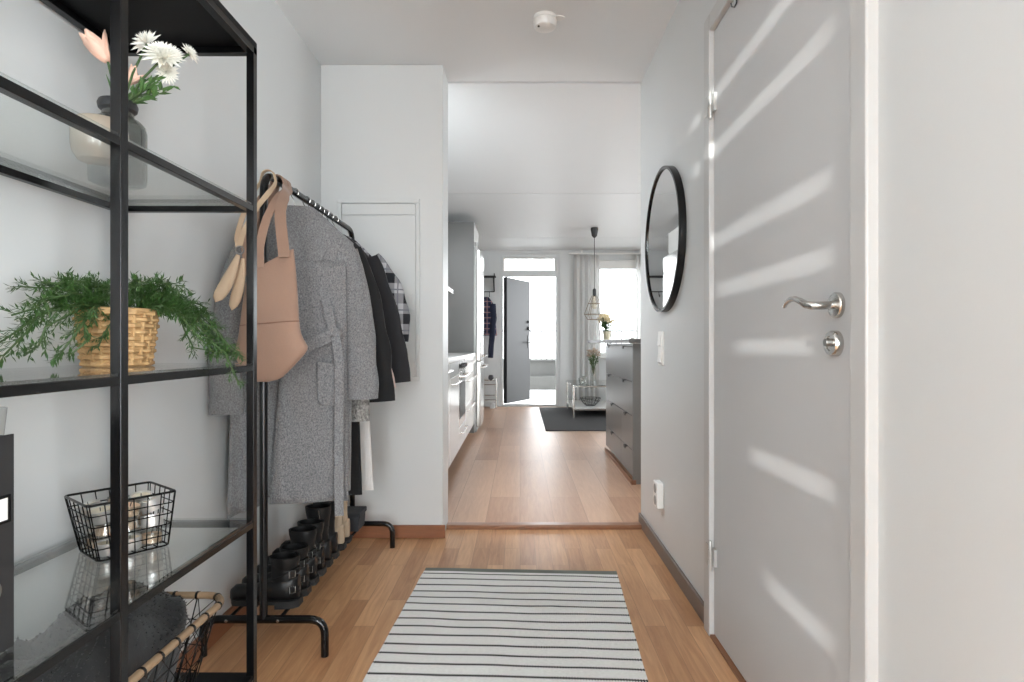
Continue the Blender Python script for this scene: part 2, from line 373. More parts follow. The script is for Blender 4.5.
# mirror, switch, outlet, smoke detector
mr = thing('wall_mirror', 'round mirror with a slim black frame on the right wall', 'mirror', (XR,2.71,1.477))
mc, mR = (2.71,1.477), .328
MB().lathe([(mR,XR),(mR,XR-.030),(mR-.012,XR-.030),(mR-.012,XR-.022),(mR-.004,XR-.004),(mR-.004,XR)], (0,*mc), 72, 'x').build('frame', BLACKM, mr)
MB().lathe([(mR-.010,XR-.006),(mR-.010,XR-.0225),(.001,XR-.0225)], (0,*mc), 72, 'x').build('glass', MIRR, mr)
sw = thing('light_switch', 'white double light switch under the round mirror', 'switch', (XR,2.79,.98))
MB().box(XR-.011,XR,2.75,2.832,.902,1.062).build('plate', PLASTIC, sw, bev=.003)
for z in (.943,1.021): MB().prism([(XR-.011,z-.03),(XR-.018,z-.026),(XR-.013,z+.03),(XR-.011,z+.03)], 'y', 2.763, 2.819).build('rocker', PLASTIC, sw, bev=.0015)
ol = thing('wall_outlet', 'white double power outlet low on the right wall', 'outlet', (XR,2.80,.29))
MB().box(XR-.032,XR,2.76,2.842,.232,.352).build('plate', PLASTIC, ol, bev=.005)
for z in (.264,.320): MB().lathe([(.022,XR-.0315),(.022,XR-.0335),(.018,XR-.0335),(.018,XR-.0322),(.0001,XR-.0322)], (0,2.801,z), 20, 'x').build('socket', M('grey_plastic', (150,150,148), .4), ol)
sd = thing('smoke_detector', 'white round smoke detector on the hallway ceiling', 'smoke detector', (.11,2.62,H))
MB().lathe([(.050,H),(.050,H-.012),(.047,H-.014)], (.11,2.62,0), 36).build('base', PLASTIC, sd)
MB().lathe([(.046,H-.014),(.053,H-.018),(.053,H-.036),(.046,H-.048),(.028,H-.054),(.0001,H-.055)], (.11,2.62,0), 36).build('cover', PLASTIC, sd)
MB().lathe([(.005,H-.051),(.005,H-.0555),(.0001,H-.0555)], (.082,2.598,0), 12).build('indicator', DARKPL, sd)
MB().prism([(.150,2.60),(.185,2.605),(.197,2.615),(.197,2.63),(.185,2.64),(.150,2.645)], 'z', H-.006, H).build('mounting_tab', PLASTIC, sd, bev=.001)

# ------------------------------------------------------------------ far door, transom, window
d2 = thing('door_2', 'open dark grey balcony door hinged on its white frame in the far wall', 'door', (DX0,YF,0), kind='structure')
g = MB()
for a in ((DX0,DX0+.046,0,DTOP),(DX1-.06,DX1,0,DTOP),(DX0+.046,DX1-.06,2.34,DTOP),(DX0+.046,DX1-.06,2.045,2.125),(DX0+.046,DX1-.06,0,.05)): g.box(a[0],a[1],YF+.02,YF+.13,a[2],a[3])
g.build('door_frame', WALL, d2, bev=.004)
hx, hyy, aop, LW = DX0+.05, YF+.10, R(63), .83
ca, sa = cos(aop), sin(aop)
def leafpt(u, t, z): return (hx + u*ca + t*sa, hyy + u*sa - t*ca, z)
def leafbox(mb, u0,u1,t0,t1,z0,z1):
    return mb.add([leafpt(u,t,z) for z in (z0,z1) for (u,t) in ((u0,t0),(u1,t0),(u1,t1),(u0,t1))], [(0,3,2,1),(4,5,6,7),(0,1,5,4),(1,2,6,5),(2,3,7,6),(3,0,4,7)])
leaf = leafbox(MB(), 0, LW, 0, .06, .06, 2.04).build('door_leaf', M('charcoal_door_paint', (34,34,35), .5, var=.05, spec=.3), d2, bev=.004)
g = MB(); leafbox(g, LW-.09,LW-.055,.06,.068,.92,1.14); g.tube([leafpt(LW-.073,.066,1.02),leafpt(LW-.073,.11,1.02),leafpt(LW-.09,.115,1.02),leafpt(LW-.19,.115,1.02)], .01, 8)
g.build('door_handle', DARKPL, leaf)
g = MB(); leafbox(g, LW-.095,LW-.05,.06,.085,1.22,1.28); leafbox(g, LW-.095,LW-.05,.06,.085,1.34,1.38); g.build('lock', DARKPL, leaf)
w2 = thing('window_2', 'narrow transom window over the open balcony door', 'window', (.15,YF,2.125), kind='structure')
MB().box(DX0+.046,DX1-.06,YF+.07,YF+.08,2.125,2.34).build('pane', PANE, w2)
g = MB()
for a in ((DX0+.046,DX0+.066,2.125,2.34),(DX1-.08,DX1-.06,2.125,2.34),(DX0+.066,DX1-.08,2.125,2.145),(DX0+.066,DX1-.08,2.32,2.34)): g.box(a[0],a[1],YF+.05,YF+.1,a[2],a[3])
g.build('window_frame', TRIMW, w2, bev=.003)
w1 = thing('window_1', 'bright white-framed window beside the curtain in the far wall', 'window', (1.9,YF,WZ0), kind='structure')
g = MB()
for a in ((WX0,WX0+.06,WZ0,WZ1),(WX1-.06,WX1,WZ0,WZ1),(WX0+.06,WX1-.06,WZ0,WZ0+.06),(WX0+.06,WX1-.06,WZ1-.06,WZ1),(1.94,1.99,WZ0+.06,WZ1-.06)): g.box(a[0],a[1],YF+.03,YF+.12,a[2],a[3])
g.build('window_frame', TRIMW, w1, bev=.004)
MB().box(WX0+.06,1.94,YF+.07,YF+.08,WZ0+.06,WZ1-.06).build('pane', PANE, w1)
MB().box(1.99,WX1-.06,YF+.07,YF+.08,WZ0+.06,WZ1-.06).build('pane', PANE, w1)
MB().box(WX0-.03,WX1+.03,YF-.12,YF+.03,WZ0-.03,WZ0).build('window_sill', TRIMW, w1, bev=.004)
bl = thing('roller_blind', 'rolled-up white roller blind at the top of the far window', 'blind', (1.9,YF,2.25))
MB().lathe([(.028,WX0+.03),(.028,WX1-.03)], (0,YF-.01,2.27), 16, 'x').build('roller', PLASTIC, bl)
MB().box(WX0+.05,WX1-.05,YF-.036,YF-.033,2.165,2.27).build('fabric', PLASTIC, bl)
MB().box(WX0+.05,WX1-.05,YF-.044,YF-.026,2.150,2.166).build('bottom_rail', PLASTIC, bl, bev=.003)
cup = MB().lathe([(.033,WZ0),(.04,WZ0+.01),(.042,1.08+.02),(.044,1.10),(.038,1.10),(.036,WZ0+.02),(.0001,WZ0+.015)], (1.74,YF-.055,0), 20)
tag(cup.build('window_vase', PLASTIC), 'small white pot on the sill of the far window', 'vase')

# curtains
SHEER = glassy('sheer_curtain', (.9,.9,.9), base=-1, milky=((.86,.86,.85),.88))
def curtain(name, x0, x1, label, seed):
    t = thing(name, label, 'curtain', ((x0+x1)/2, YF-.10, .05), group=None)
    rnd = random.Random(seed); n = 60; rings = []; P = [rnd.uniform(0,6) for _ in range(3)]
    for i in range(15):
        v = i/14; z = .05 + (2.36-.05)*v; row = []
        for j in range(n):
            u = j/(n-1); a = .022+.012*(1-v)
            row.append((x0+(x1-x0)*u + .008*sin(9*u+P[1]+3*v)*(1-v), YF-.10 + a*sin(2*PI*u*(x1-x0)/.085+P[0]) + .008*sin(2*PI*u*2.3+P[2]+v), z))
        rings.append(row)
    MB().loft(rings, closed=False).build('cloth', SHEER, t, solid=.003, ang=80)
    return t
curtain('curtain', .83, 1.21, 'white sheer curtain hanging between balcony door and window', 3)
curtain('curtain', 1.775, 2.3, 'white sheer curtain hanging at the far side of the window', 5)
cr = thing('curtain_rail', 'white ceiling-mounted curtain rail above the far window', 'curtain rail', (1.5,YF-.1,2.4))
MB().box(.75,3.3,YF-.118,YF-.082,2.372,2.392).build('track', PLASTIC, cr, bev=.003)
g = MB()
for x in (.95,1.85,2.6): MB().box(x-.012,x+.012,YF-.11,YF-.09,2.392,H-.004).build('bracket', PLASTIC, cr)

# ------------------------------------------------------------------ outside
struct('ground_outside', MB().box(-14,16,YF+.14,24,-.2,-.01), M('terrace_paving', (226,225,222), .9, var=.1, scale=5), 'pale sunlit concrete terrace outside the balcony door', 'terrace', smooth=False)
struct('wall_outside', MB().box(-5,6,13.2,13.4,-.01,.60).box(-5,6,13.15,13.45,.60,.65), CONC, 'low concrete parapet across the terrace', 'wall', bev=.01)
struct('shade_slab_outside', MB().box(-5,6,YF+.14,11.3,2.62,2.82), CONC, 'unseen slab added over the terrace to shade the parapet', 'shade slab', bev=.01)  # unseen overhang added to keep sky light off the parapet
rl = thing('balcony_railing', 'thin dark metal railing on the concrete parapet outside', 'railing', (.4,13.3,.65))
MB().box(-2,4,13.285,13.315,1.26,1.30).build('handrail', GREYD, rl)
for k in range(30): MB().box(-1.2+k*.12-.010,-1.2+k*.12+.010,13.290,13.310,.65,1.26).build('baluster', GREYD, rl)
pl = thing('planter_trough', 'low grey planter trough against the terrace parapet', 'planter', (.72,13.0,-.01))
MB().prism([(12.85,-.01),(12.8,.28),(12.85,.28),(12.88,.05),(13.08,.05),(13.10,.28),(13.14,.28),(13.12,-.01)], 'x', .2, 1.3).build('trough', CONC, pl, bev=.005)

# ------------------------------------------------------------------ kitchen on the left
KX = -.505
def kfront(root, name, y0, y1, z0, z1, mat=None, handle='bar', x=KX):
    f = MB().box(x-.02, x, y0+.002, y1-.002, z0+.002, z1-.002).build(name, mat or WHITEK, root, bev=.002)
    if handle == 'bar':
        zz = z1-.05; a, b = y0+.08, y1-.08
        MB().tube([(x-.002,a,zz),(x+.028,a,zz),(x+.028,b,zz),(x-.002,b,zz)], .006, 8).build('handle', CHROME, f)
    return f
ct = thing('kitchen_worktop', 'white worktop over the kitchen base units', 'worktop', (-.8,5,.862))
MB().box(XK+.002, KX+.015, YN1+.002, 6.495, .862, .9).build('top', WHITEK, ct, bev=.004)
bc = thing('base_cabinet', 'white base cabinet nearest the hallway under the worktop', 'cabinet', (-.8,3.8,FZ))
MB().box(XK+.004, KX-.021, YN1+.004, 4.298, FZ+.1, .861).build('carcass', WHITEK, bc)
MB().box(XK+.004, KX-.06, YN1+.004, 4.298, FZ, FZ+.1).build('plinth', GREYD, bc)
kfront(bc,'door',YN1+.01,3.8,FZ+.1,.86); kfront(bc,'door',3.8,4.298,FZ+.1,.86)
dw = thing('dishwasher', 'white dishwasher between base cabinet and oven', 'dishwasher', (-.8,4.6,FZ))
MB().box(XK+.004, KX-.021, 4.302, 4.898, FZ+.1, .861).build('body', WHITEK, dw)
MB().box(XK+.004, KX-.06, 4.302, 4.898, FZ, FZ+.1).build('plinth', GREYD, dw)
MB().box(KX-.02, KX, 4.304, 4.896, .75, .858).build('control_panel', STEELD, dw, bev=.002)
kfront(dw,'door',4.302,4.898,FZ+.1,.748)
ov = thing('oven', 'steel-fronted oven with bar handle and knobs below the worktop', 'oven', (-.8,5.2,FZ))
MB().box(XK+.004, KX-.021, 4.902, 5.498, FZ+.1, .861).build('body', GREYD, ov)
MB().box(XK+.004, KX-.06, 4.902, 5.498, FZ, FZ+.1).build('plinth', GREYD, ov)
pnl = MB().box(KX-.02, KX, 4.904, 5.496, .765, .858).build('control_panel', CHROME, ov, bev=.002)
for k in range(4): MB().lathe([(.018,KX),(.018,KX+.02),(.015,KX+.024),(.0001,KX+.024)], (0,5.0+k*.13,.812), 14, 'x').build('knob', DARKPL, pnl)
dr = MB().box(KX-.02, KX, 4.904, 5.496, .30, .762).build('door', CHROME, ov, bev=.002)
MB().box(KX-.001, KX+.003, 4.96, 5.44, .37, .67).build('door_glass', DARKPL, dr)
MB().tube([(KX-.002,4.95,.725),(KX+.04,4.95,.725),(KX+.04,5.45,.725),(KX-.002,5.45,.725)], .009, 8).build('handle', CHROME, dr)
kfront(ov,'drawer',4.902,5.498,FZ+.1,.298)
dc = thing('drawer_cabinet', 'white drawer unit between oven and tall fridge panel', 'cabinet', (-.8,6,FZ))
MB().box(XK+.004, KX-.021, 5.502, 6.494, FZ+.1, .861).build('carcass', WHITEK, dc)
MB().box(XK+.004, KX-.06, 5.502, 6.494, FZ, FZ+.1).build('plinth', GREYD, dc)
for z0,z1 in ((.70,.86),(.42,.70),(FZ+.1,.42)): kfront(dc,'drawer',5.502,6.494,z0,z1)
ho = thing('cooker_hood', 'slim white cooker hood with slanted front above the oven', 'cooker hood', (-.85,5.2,1.5))
MB().prism([(XK+.002,1.46),(-.62,1.46),(-.62,1.50),(-.80,1.60),(XK+.002,1.60)], 'y', 4.902, 5.498).build('body', WHITEK, ho, bev=.003)
MB().box(-.64,-.612,4.96,5.44,1.455,1.472).build('handle_strip', CHROME, ho, bev=.002)
# tall housing and fridge
th = thing('tall_cabinet', 'tall grey housing panel and top cupboard around the fridge', 'cabinet', (-.8,6.8,FZ))
MB().box(XK+.004, KX, 6.5, 6.535, FZ, 2.335).build('side_panel', GREYK, th, bev=.001)
MB().box(XK+.004, KX, 7.185, 7.22, FZ, 2.335).build('side_panel', GREYK, th, bev=.001)
MB().box(XK+.004, KX-.021, 6.536, 7.184, 2.07, 2.335).build('top_carcass', GREYK, th)
kfront(th,'door',6.536,7.184,2.07,2.335, WHITEK, None)
MB().box(KX,KX+.02,6.6,6.62,2.08,2.13).build('handle', STEELD, th)
fr = thing('fridge', 'tall steel fridge-freezer in the grey housing', 'fridge', (-.8,6.86,FZ))
MB().box(XK+.02, -.485, 6.545, 7.175, FZ, 2.05).build('body', STEELD, fr, bev=.004)
for z0,z1,hz_ in ((FZ+.06,.80,.74),(.81,2.04,.86)):
    f = MB().box(-.482,-.438,6.545,7.175,z0,z1).build('door', CHROME, fr, bev=.006)
    MB().tube([(-.44,6.58,hz_),(-.395,6.58,hz_),(-.395,7.14,hz_),(-.44,7.14,hz_)], .009, 8).build('handle', CHROME, f)

# entrance corner by the far wall: hat rack, jacket, shoe rack
hr = thing('hat_rack', 'dark wall rack with hat shelf left of the balcony door', 'hat rack', (-.6,YF,1.95))
g = MB()
for k in range(5): g.tube([(-1.05,YF-.05-k*.05,2.02),(-.37,YF-.05-k*.05,2.02)], .007, 8)
g.build('shelf_bars', DARKPL, hr)
for x in (-1.0,-.4): MB().prism([(YF,2.09),(YF,1.80),(YF-.03,1.80),(YF-.26,1.99),(YF-.27,2.01),(YF-.05,2.012)], 'x', x-.008, x+.008).build('bracket', DARKPL, hr)
MB().tube([(-1.0,YF-.05,1.80),(-.4,YF-.05,1.80)], .008, 8).build('rail', DARKPL, hr)
for x in (-.85,-.62,-.47): MB().tube([(x,YF-.045,1.80),(x,YF-.065,1.74),(x,YF-.09,1.715),(x,YF-.11,1.73),(x,YF-.112,1.75)], .005, 7).build('hook', DARKPL, hr)
srk = thing('shoe_rack', 'low chrome shoe rack by the far wall', 'shoe rack', (-.65,YF-.15,FZ))
for z in (.13,.36): MB().tube([(-.98,YF-.28,z+.02),(-.98,YF-.05,z+.07),(-.36,YF-.05,z+.07),(-.36,YF-.28,z+.02)], .007, 8, closed=True).build('shelf_rail', CHROME, srk)
for x in (-.98,-.36):
    for y in (YF-.28,YF-.05): MB().tube([(x,y,FZ),(x,y,.47)], .008, 8).build('leg', CHROME, srk)
def trainer_mesh(mb, L=.25, W=.085, Hh=.085):
    rings = []
    for i in range(11):
        t = i/10; y = -L/2 + L*t; w = W/2*(.55+.45*sin(PI*min(1,t*1.15+.12)))*(1 if t < .9 else .75); h = Hh*(1 - .55*max(0,(t-.35)/.65)**.8)*(1 if t > .03 else .85)
        rings.append([(w*cos(a), y, h/2 + h/2*(abs(sin(a))**.7)*(1 if sin(a) > 0 else -1)) for a in [2*PI*k/14 for k in range(14)]])
    return mb.loft(rings)
for k,(x,z,c,l) in enumerate(((-.42,.06,(200,200,200),'pale trainer on the floor under the chrome shoe rack'),(-.44,.42,(60,60,64),'dark trainer on top of the chrome shoe rack'))):
    t = thing('trainer', l, 'shoe', (x,YF-.165, FZ if k == 0 else .442), group=None)
    trainer_mesh(MB(), .23).build('upper', M('trainer_cloth_%d'%k, c, .8), t, local=True)
    MB().prism([(-.034,-.112),(.034,-.112),(.038,.05),(.026,.112),(-.026,.112),(-.038,.05)], 'z', 0, .014).build('sole', PLASTIC, t, local=True, bev=.003)

# ------------------------------------------------------------------ island, worktop, vase
IX, IY0, IY1 = .79, 4.14, 5.44
isl = thing('kitchen_island', 'grey kitchen island drawer unit at the end of the right wall', 'cabinet', (1.1,4.8,FZ))
MB().box(IX+.021, 1.39, IY0+.02, IY1, FZ+.07, 1.004).build('carcass', GREYK, isl)
MB().box(IX+.05, 1.36, IY0+.05, IY1-.03, FZ, FZ+.07).build('plinth', GREYD, isl)
MB().box(IX, 1.39, IY0, IY0+.019, FZ, 1.004).build('end_panel', GREYK, isl, bev=.002)
MB().box(IX-.012, IX+.02, IY0-.012, IY0, FZ, .05).box(IX-.012, IX+.0, IY0, IY1, FZ, .05).build('skirting', OAKT, isl)
ym = 4.63
fronts = [(IY0+.022,IY1,.735,.985,2),(IY0+.022,IY1,.495,.733,2),(ym,IY1,.252,.493,1),(IY0+.022,ym,.252,.493,1),(ym,IY1,FZ+.05,.250,1),(IY0+.022,ym,FZ+.05,.250,1)]
for y0,y1,z0,z1,nh in fronts:
    f = MB().box(IX, IX+.019, y0+.002, y1-.002, z0+.0015, z1-.0015).build('drawer', GREYK, isl, bev=.0015)
    ys = ([y0+.30,y1-.25] if nh == 2 else [(y0+y1)/2])
    for yy in ys: MB().prism([(IX+.01,z1-.001),(IX-.016,z1+.0005),(IX-.018,z1-.006),(IX-.014,z1-.022),(IX-.012,z1-.004),(IX,z1-.004)], 'y', yy-.035, yy+.035).build('tab_handle', DARKPL, f)
iw = thing('island_worktop', 'thin grey breakfast-bar worktop over the island', 'worktop', (1.1,5.3,1.006))
MB().box(.755, 1.45, 4.10, 6.60, 1.006, 1.036).build('top', M('island_laminate', (98,97,95), .35, var=.04, scale=20), iw, bev=.003)
MB().box(.955,1.0,6.5,6.545,FZ,1.005).build('leg', GREYD, iw); MB().box(1.36,1.405,6.5,6.545,FZ,1.005).build('leg', GREYD, iw)
LEAFG = M('foliage_green', (70,104,52), .55, var=.35, scale=40)
LEAFD = M('fern_green', (52,84,36), .5, var=.6, scale=30)
STEM = M('stem_green', (62,84,44), .6, var=.2)
CREAM = M('cream_petals', (238,228,200), .7, var=.06)
PINKP = M('pink_petals', (235,196,176), .6, var=.06)
WHITEP = M('white_petals', (244,243,236), .6, var=.03)
VASEG = glassy('clear_vase_glass', (.86,.87,.86), base=.05)
SMOKE = glassy('smoky_vase_glass', (.58,.60,.58), base=.04, milky=((.40,.41,.39),.20))
def bunch(root, c, z0, z1, r, n, mat, seed, petal=.02, local=False):
    rnd = random.Random(seed); fl = MB(); st = MB(); lv = MB()
    for i in range(n):
        a = rnd.uniform(0,2*PI); rr = r*math.sqrt(rnd.random()); top = Vector((c[0]+rr*cos(a), c[1]+rr*sin(a), z0+(z1-z0)*rnd.uniform(.55,1)))
        b = Vector((c[0]+rnd.uniform(-.01,.01), c[1]+rnd.uniform(-.01,.01), z0-.08))
        st.tube([b, (b+top)/2+Vector((0,0,.02)), top], .0022, 5)
        for q in range(12):
            t1, t2 = rnd.uniform(0,2*PI), rnd.uniform(-.5,1.2)
            fl.leaf(top, (cos(t1)*cos(t2), sin(t1)*cos(t2), sin(t2)), petal*rnd.uniform(.8,1.3), petal*.5)
        for q in range(4):
            t1 = rnd.uniform(0,2*PI); lv.leaf((b+top)/2+(top-b)*rnd.uniform(0,.35), (cos(t1),sin(t1),rnd.uniform(0,.8)), .045, .018)
    fl.build('blossoms', mat, root, smooth=False); st.build('stems', STEM, root); lv.build('leaves', LEAFG, root, smooth=False)
v1 = thing('flower_vase', 'vase with cream flowers on the island worktop', 'vase', (.93,6.35,1.036))
MB().lathe([(.028,1.0365),(.034,1.04),(.042,1.12),(.044,1.13),(.040,1.13),(.036,1.05),(.0001,1.045)], (.93,6.35,0), 20).build('vase', M('stone_beige', (196,186,160), .6), v1)
bunch(v1, (.93,6.35), 1.13, 1.30, .08, 26, CREAM, 5, .042)

# ------------------------------------------------------------------ living room: rug, coffee table, pendant
t = thing('living_room_rug', 'dark charcoal rug under the coffee table', 'rug', (1.1,7.8,FZ))
rings = []
RUGD = M('charcoal_pile', (66,65,66), .95, var=.3, scale=60, bump=.8, bscale=200)
MB().box(.29,2.0,6.64,9.0,FZ,FZ+.012).build('pile', RUGD, t, bev=.004)
ct2 = thing('coffee_table', 'chrome coffee table with glass top on the dark rug', 'coffee table', (1.1,8.2,FZ+.012))
TZ = .46; tx0,tx1,ty0,ty1 = .70,1.55,7.72,8.75; fz = FZ+.013
for (x,y) in ((tx0,ty0),(tx1,ty0),(tx0,ty1),(tx1,ty1)): MB().box(x-.013,x+.013,y-.013,y+.013,fz,TZ-.012).build('leg', CHROME, ct2, bev=.002)
g = MB()
for z in (TZ-.03, .13):
    g.box(tx0+.013,tx1-.013,ty0-.01,ty0+.01,z,z+.02).box(tx0+.013,tx1-.013,ty1-.01,ty1+.01,z,z+.02).box(tx0-.01,tx0+.01,ty0+.013,ty1-.013,z,z+.02).box(tx1-.01,tx1+.01,ty0+.013,ty1-.013,z,z+.02)
g.build('frame_rails', CHROME, ct2)
MB().box(tx0-.02,tx1+.02,ty0-.02,ty1+.02,TZ-.009,TZ).build('glass_top', VASEG, ct2, bev=.002)
MB().box(tx0+.012,tx1-.012,ty0+.012,ty1-.012,.151,.159).build('lower_shelf', WHITEK, ct2, bev=.002)
v2 = thing('flower_vase', 'clear glass vase with dusky mixed flowers on the coffee table', 'vase', (1.0,8.05,TZ))
MB().lathe([(.03,TZ),(.034,TZ+.004),(.032,TZ+.2),(.036,TZ+.21),(.031,TZ+.21),(.028,TZ+.02),(.0001,TZ+.012)], (1.0,8.05,0), 20).build('vase', VASEG, v2)
bunch(v2, (1.0,8.05), TZ+.21, TZ+.46, .11, 22, M('dusky_petals', (196,178,160), .7, var=.3, scale=90), 8, .036)
for k,(x,y,r,h,l) in enumerate(((.83,7.95,.045,.075,'squat glass tealight holder on the coffee table, nearest its corner'),(.90,8.25,.04,.085,'second glass tealight holder on the coffee table, behind the squat one'))):
    t = thing('tealight_holder', l, 'candle holder', (x,y,TZ))
    MB().lathe([(r*.8,TZ+.0005),(r,TZ+.01),(r*1.05,TZ+h),(r*.95,TZ+h),(r*.88,TZ+.014),(.0001,TZ+.012)], (x,y,0), 20).build('glass', VASEG, t)
    MB().lathe([(.019,TZ+.013),(.019,TZ+.028),(.0001,TZ+.028)], (x,y,0), 14).build('candle', WHITEP, t)
bw = thing('wire_bowl', 'dark wire bowl on the lower shelf of the coffee table', 'bowl', (.95,8.0,.159))
g = MB()
for r,z in ((.06,.164),(.09,.19),(.12,.225),(.14,.265)): g.tube([(.95+r*cos(a),8.0+r*sin(a),z) for a in [2*PI*k/28 for k in range(28)]], .004, 6, closed=True)
for k in range(16):
    a = 2*PI*k/16; g.tube([(.95+r*cos(a),8.0+r*sin(a),z) for r,z in ((.0,.163),(.06,.163),(.09,.19),(.12,.225),(.14,.265))], .003, 5)
g.build('wires', DARKPL, bw)

pd = thing('pendant_lamp', 'wire cage pendant lamp with bare bulb in the living room', 'pendant lamp', (.93,7.4,H-.004))
px, py, hc = .93, 7.4, H-.004
MB().lathe([(.0001,hc),(.045,hc),(.047,hc-.02),(.034,hc-.10),(.010,hc-.125),(.0001,hc-.126)], (px,py,0), 24).build('ceiling_cup', DARKPL, pd)
MB().tube([(px,py,hc-.12),(px,py,1.68)], .004, 8).build('cord', DARKPL, pd)
MB().lathe([(.008,1.69),(.022,1.675),(.022,1.60),(.018,1.59),(.0001,1.59)], (px,py,0), 20).build('socket', DARKPL, pd)
BULB = glassy('bulb_glass', (.97,.93,.85), base=.04)
MB().lathe([(.012,1.595),(.013,1.56),(.03,1.50),(.033,1.465),(.022,1.435),(.0001,1.43)], (px,py,0), 20).build('bulb', BULB, pd)
COPPER = M('brass_wire', (140,126,104), .35, .8)
g = MB(); nS = 6
lv_ = [(.028,1.60),(.075,1.50),(.125,1.365),(.085,1.30)]
for k in range(nS):
    a0 = 2*PI*k/nS; g.tube([(px+r*cos(a0),py+r*sin(a0),z) for r,z in lv_], .0035, 6)
for r,z in lv_[1:]:
    for k in range(nS):
        a0,a1 = 2*PI*k/nS, 2*PI*(k+1)/nS; g.tube([(px+r*cos(a0),py+r*sin(a0),z),(px+r*cos(a1),py+r*sin(a1),z)], .0035, 6)
g.build('cage', COPPER, pd)

# ------------------------------------------------------------------ shelving unit on the left
SXF, SXB = -.668, -1.022          # front and back planes
SY = [.508, 1.001, 1.495]           # the three bays' upright planes (centres)
LV = [.168, .562, .955, 1.356]     # shelf heights (top of the glass)
su = thing('shelving_unit', 'black metal shelving unit with glass shelves along the left wall', 'shelving unit', (-.845,1.0,0))
P_ = .019
for y in SY:
    for x in (SXF-P_/2, SXB+P_/2):
        MB().box(x-P_/2,x+P_/2,y-P_/2,y+P_/2,0,1.753).build('upright', BLACKM, su, bev=.0012)
y0, y1 = SY[0]-P_/2, SY[2]+P_/2
for z in LV:
    for x in (SXF-P_/2, SXB+P_/2):
        g = MB()
        for a,b in ((SY[0]+P_/2,SY[1]-P_/2),(SY[1]+P_/2,SY[2]-P_/2)): g.box(x-.0085,x+.0085,a,b,z-.019,z-.004)
        g.build('shelf_rail', BLACKM, su, bev=.001)
    for y in (SY[0],SY[2]):
        MB().box(SXB+P_,SXF-P_,y-.0085,y+.0085,z-.019,z-.004).build('cross_rail', BLACKM, su, bev=.001)
for z in LV[1:]:
    MB().box(SXB+.003,SXF-.003,SY[0]-.006,SY[2]+.006,z-.0035,z+.0015).build('glass_shelf', GLASS, su, smooth=False)
MB().box(SXB+.003,SXF-.003,SY[0]-.006,SY[2]+.006,LV[0]-.004,LV[0]+.004).build('bottom_panel', BLACKP, su)
MB().box(SXB+P_*0,SXF,y0,y1,1.753,1.768).build('top_panel', BLACKP, su, bev=.0015)
g = MB()
for x in (SXF-P_/2, SXB+P_/2): g.box(x-.0095,x+.0095,y0,y1,1.735,1.7525)
g.box(SXB+P_,SXF-P_,y1-P_,y1,1.735,1.7525)
g.build('top_rail', BLACKM, su, bev=.001)

# ---- magazine file and tall glass on the second shelf
mf = thing('magazine_file', 'black magazine file with white label and finger hole on the glass shelf', 'magazine file', (-.86,.83,LV[1]))
FB = M('black_file_board', (36,36,37), .6, var=.08)
zb = LV[1]+.002; xf, xb = -.742, -.985; ya, yb = .79, .868
spine = MB(); 
# spine with a finger hole
hy_, hz_ = .829, .655; n = 24; hole = [(hy_+.014*cos(2*PI*k/n), hz_+.014*sin(2*PI*k/n)) for k in range(n)]
def edge_pt(a):
    dx, dz = cos(a), sin(a); t = 1e9
    if dx > 1e-6: t = min(t, (yb-hy_)/dx)
    if dx < -1e-6: t = min(t, (ya-hy_)/dx)
    if dz > 1e-6: t = min(t, (.874-hz_)/dz)
    if dz < -1e-6: t = min(t, (zb-hz_)/dz)
    return (hy_+dx*t, hz_+dz*t)
angs = sorted([2*PI*k/n for k in range(n)] + [math.atan2(z-hz_, y-hy_) % (2*PI) for y in (ya,yb) for z in (zb,.874)])
inner = [(hy_+.014*cos(a), hz_+.014*sin(a)) for a in angs]; outer = [edge_pt(a) for a in angs]
for x in (xf,): spine.loft([[(x-.003,*p) for p in inner],[(x,*p) for p in inner],[(x,*p) for p in outer],[(x-.003,*p) for p in outer],[(x-.003,*p) for p in inner]], False, False)
spine.build('spine', FB, mf, smooth=False)
side = [(xf-.003,zb),(xf-.003,.872),(xf-.05,.872),(xb,.70),(xb,zb)]
g = MB().prism(side, 'y', ya, ya+.003).prism(side, 'y', yb-.003, yb).box(xb,xf-.003,ya+.003,yb-.003,zb,zb+.003).box(xb,xb+.003,ya+.003,yb-.003,zb+.003,.70)
g.build('box_sides', FB, mf, smooth=False)
lb = MB()
for a in ((.800,.860,.748,.752),(.800,.860,.784,.788),(.800,.804,.752,.784),(.856,.860,.752,.784)): lb.box(xf,xf+.0025,*a)
lb.build('label_holder', BLACKM, mf)
MB().box(xf+.0002,xf+.0012,.803,.857,.751,.785).build('label_card', PLASTIC, mf)
MB().lathe([(.0165,xf),(.0165,xf+.002),(.0135,xf+.002),(.0135,xf-.002)], (0,hy_,hz_), 24, 'x').build('hole_ring', STEELD, mf)
tg = thing('tall_glass_vase', 'tall cloudy glass vase standing behind the black magazine file', 'vase', (-.90,1.0,LV[1]+.002))
zt = LV[1]+.002
MB().lathe([(.02,zt),(.028,zt+.003),(.024,zt+.2),(.028,zt+.27),(.034,zt+.332),(.031,zt+.332),(.025,zt+.27),(.020,zt+.2),(.022,zt+.012),(.0001,zt+.01)], (-.910,1.0,0), 28).build('vase',
    glassy('cloudy_glass', (.82,.83,.82), base=.04, milky=((.86,.86,.85),.6)), tg)

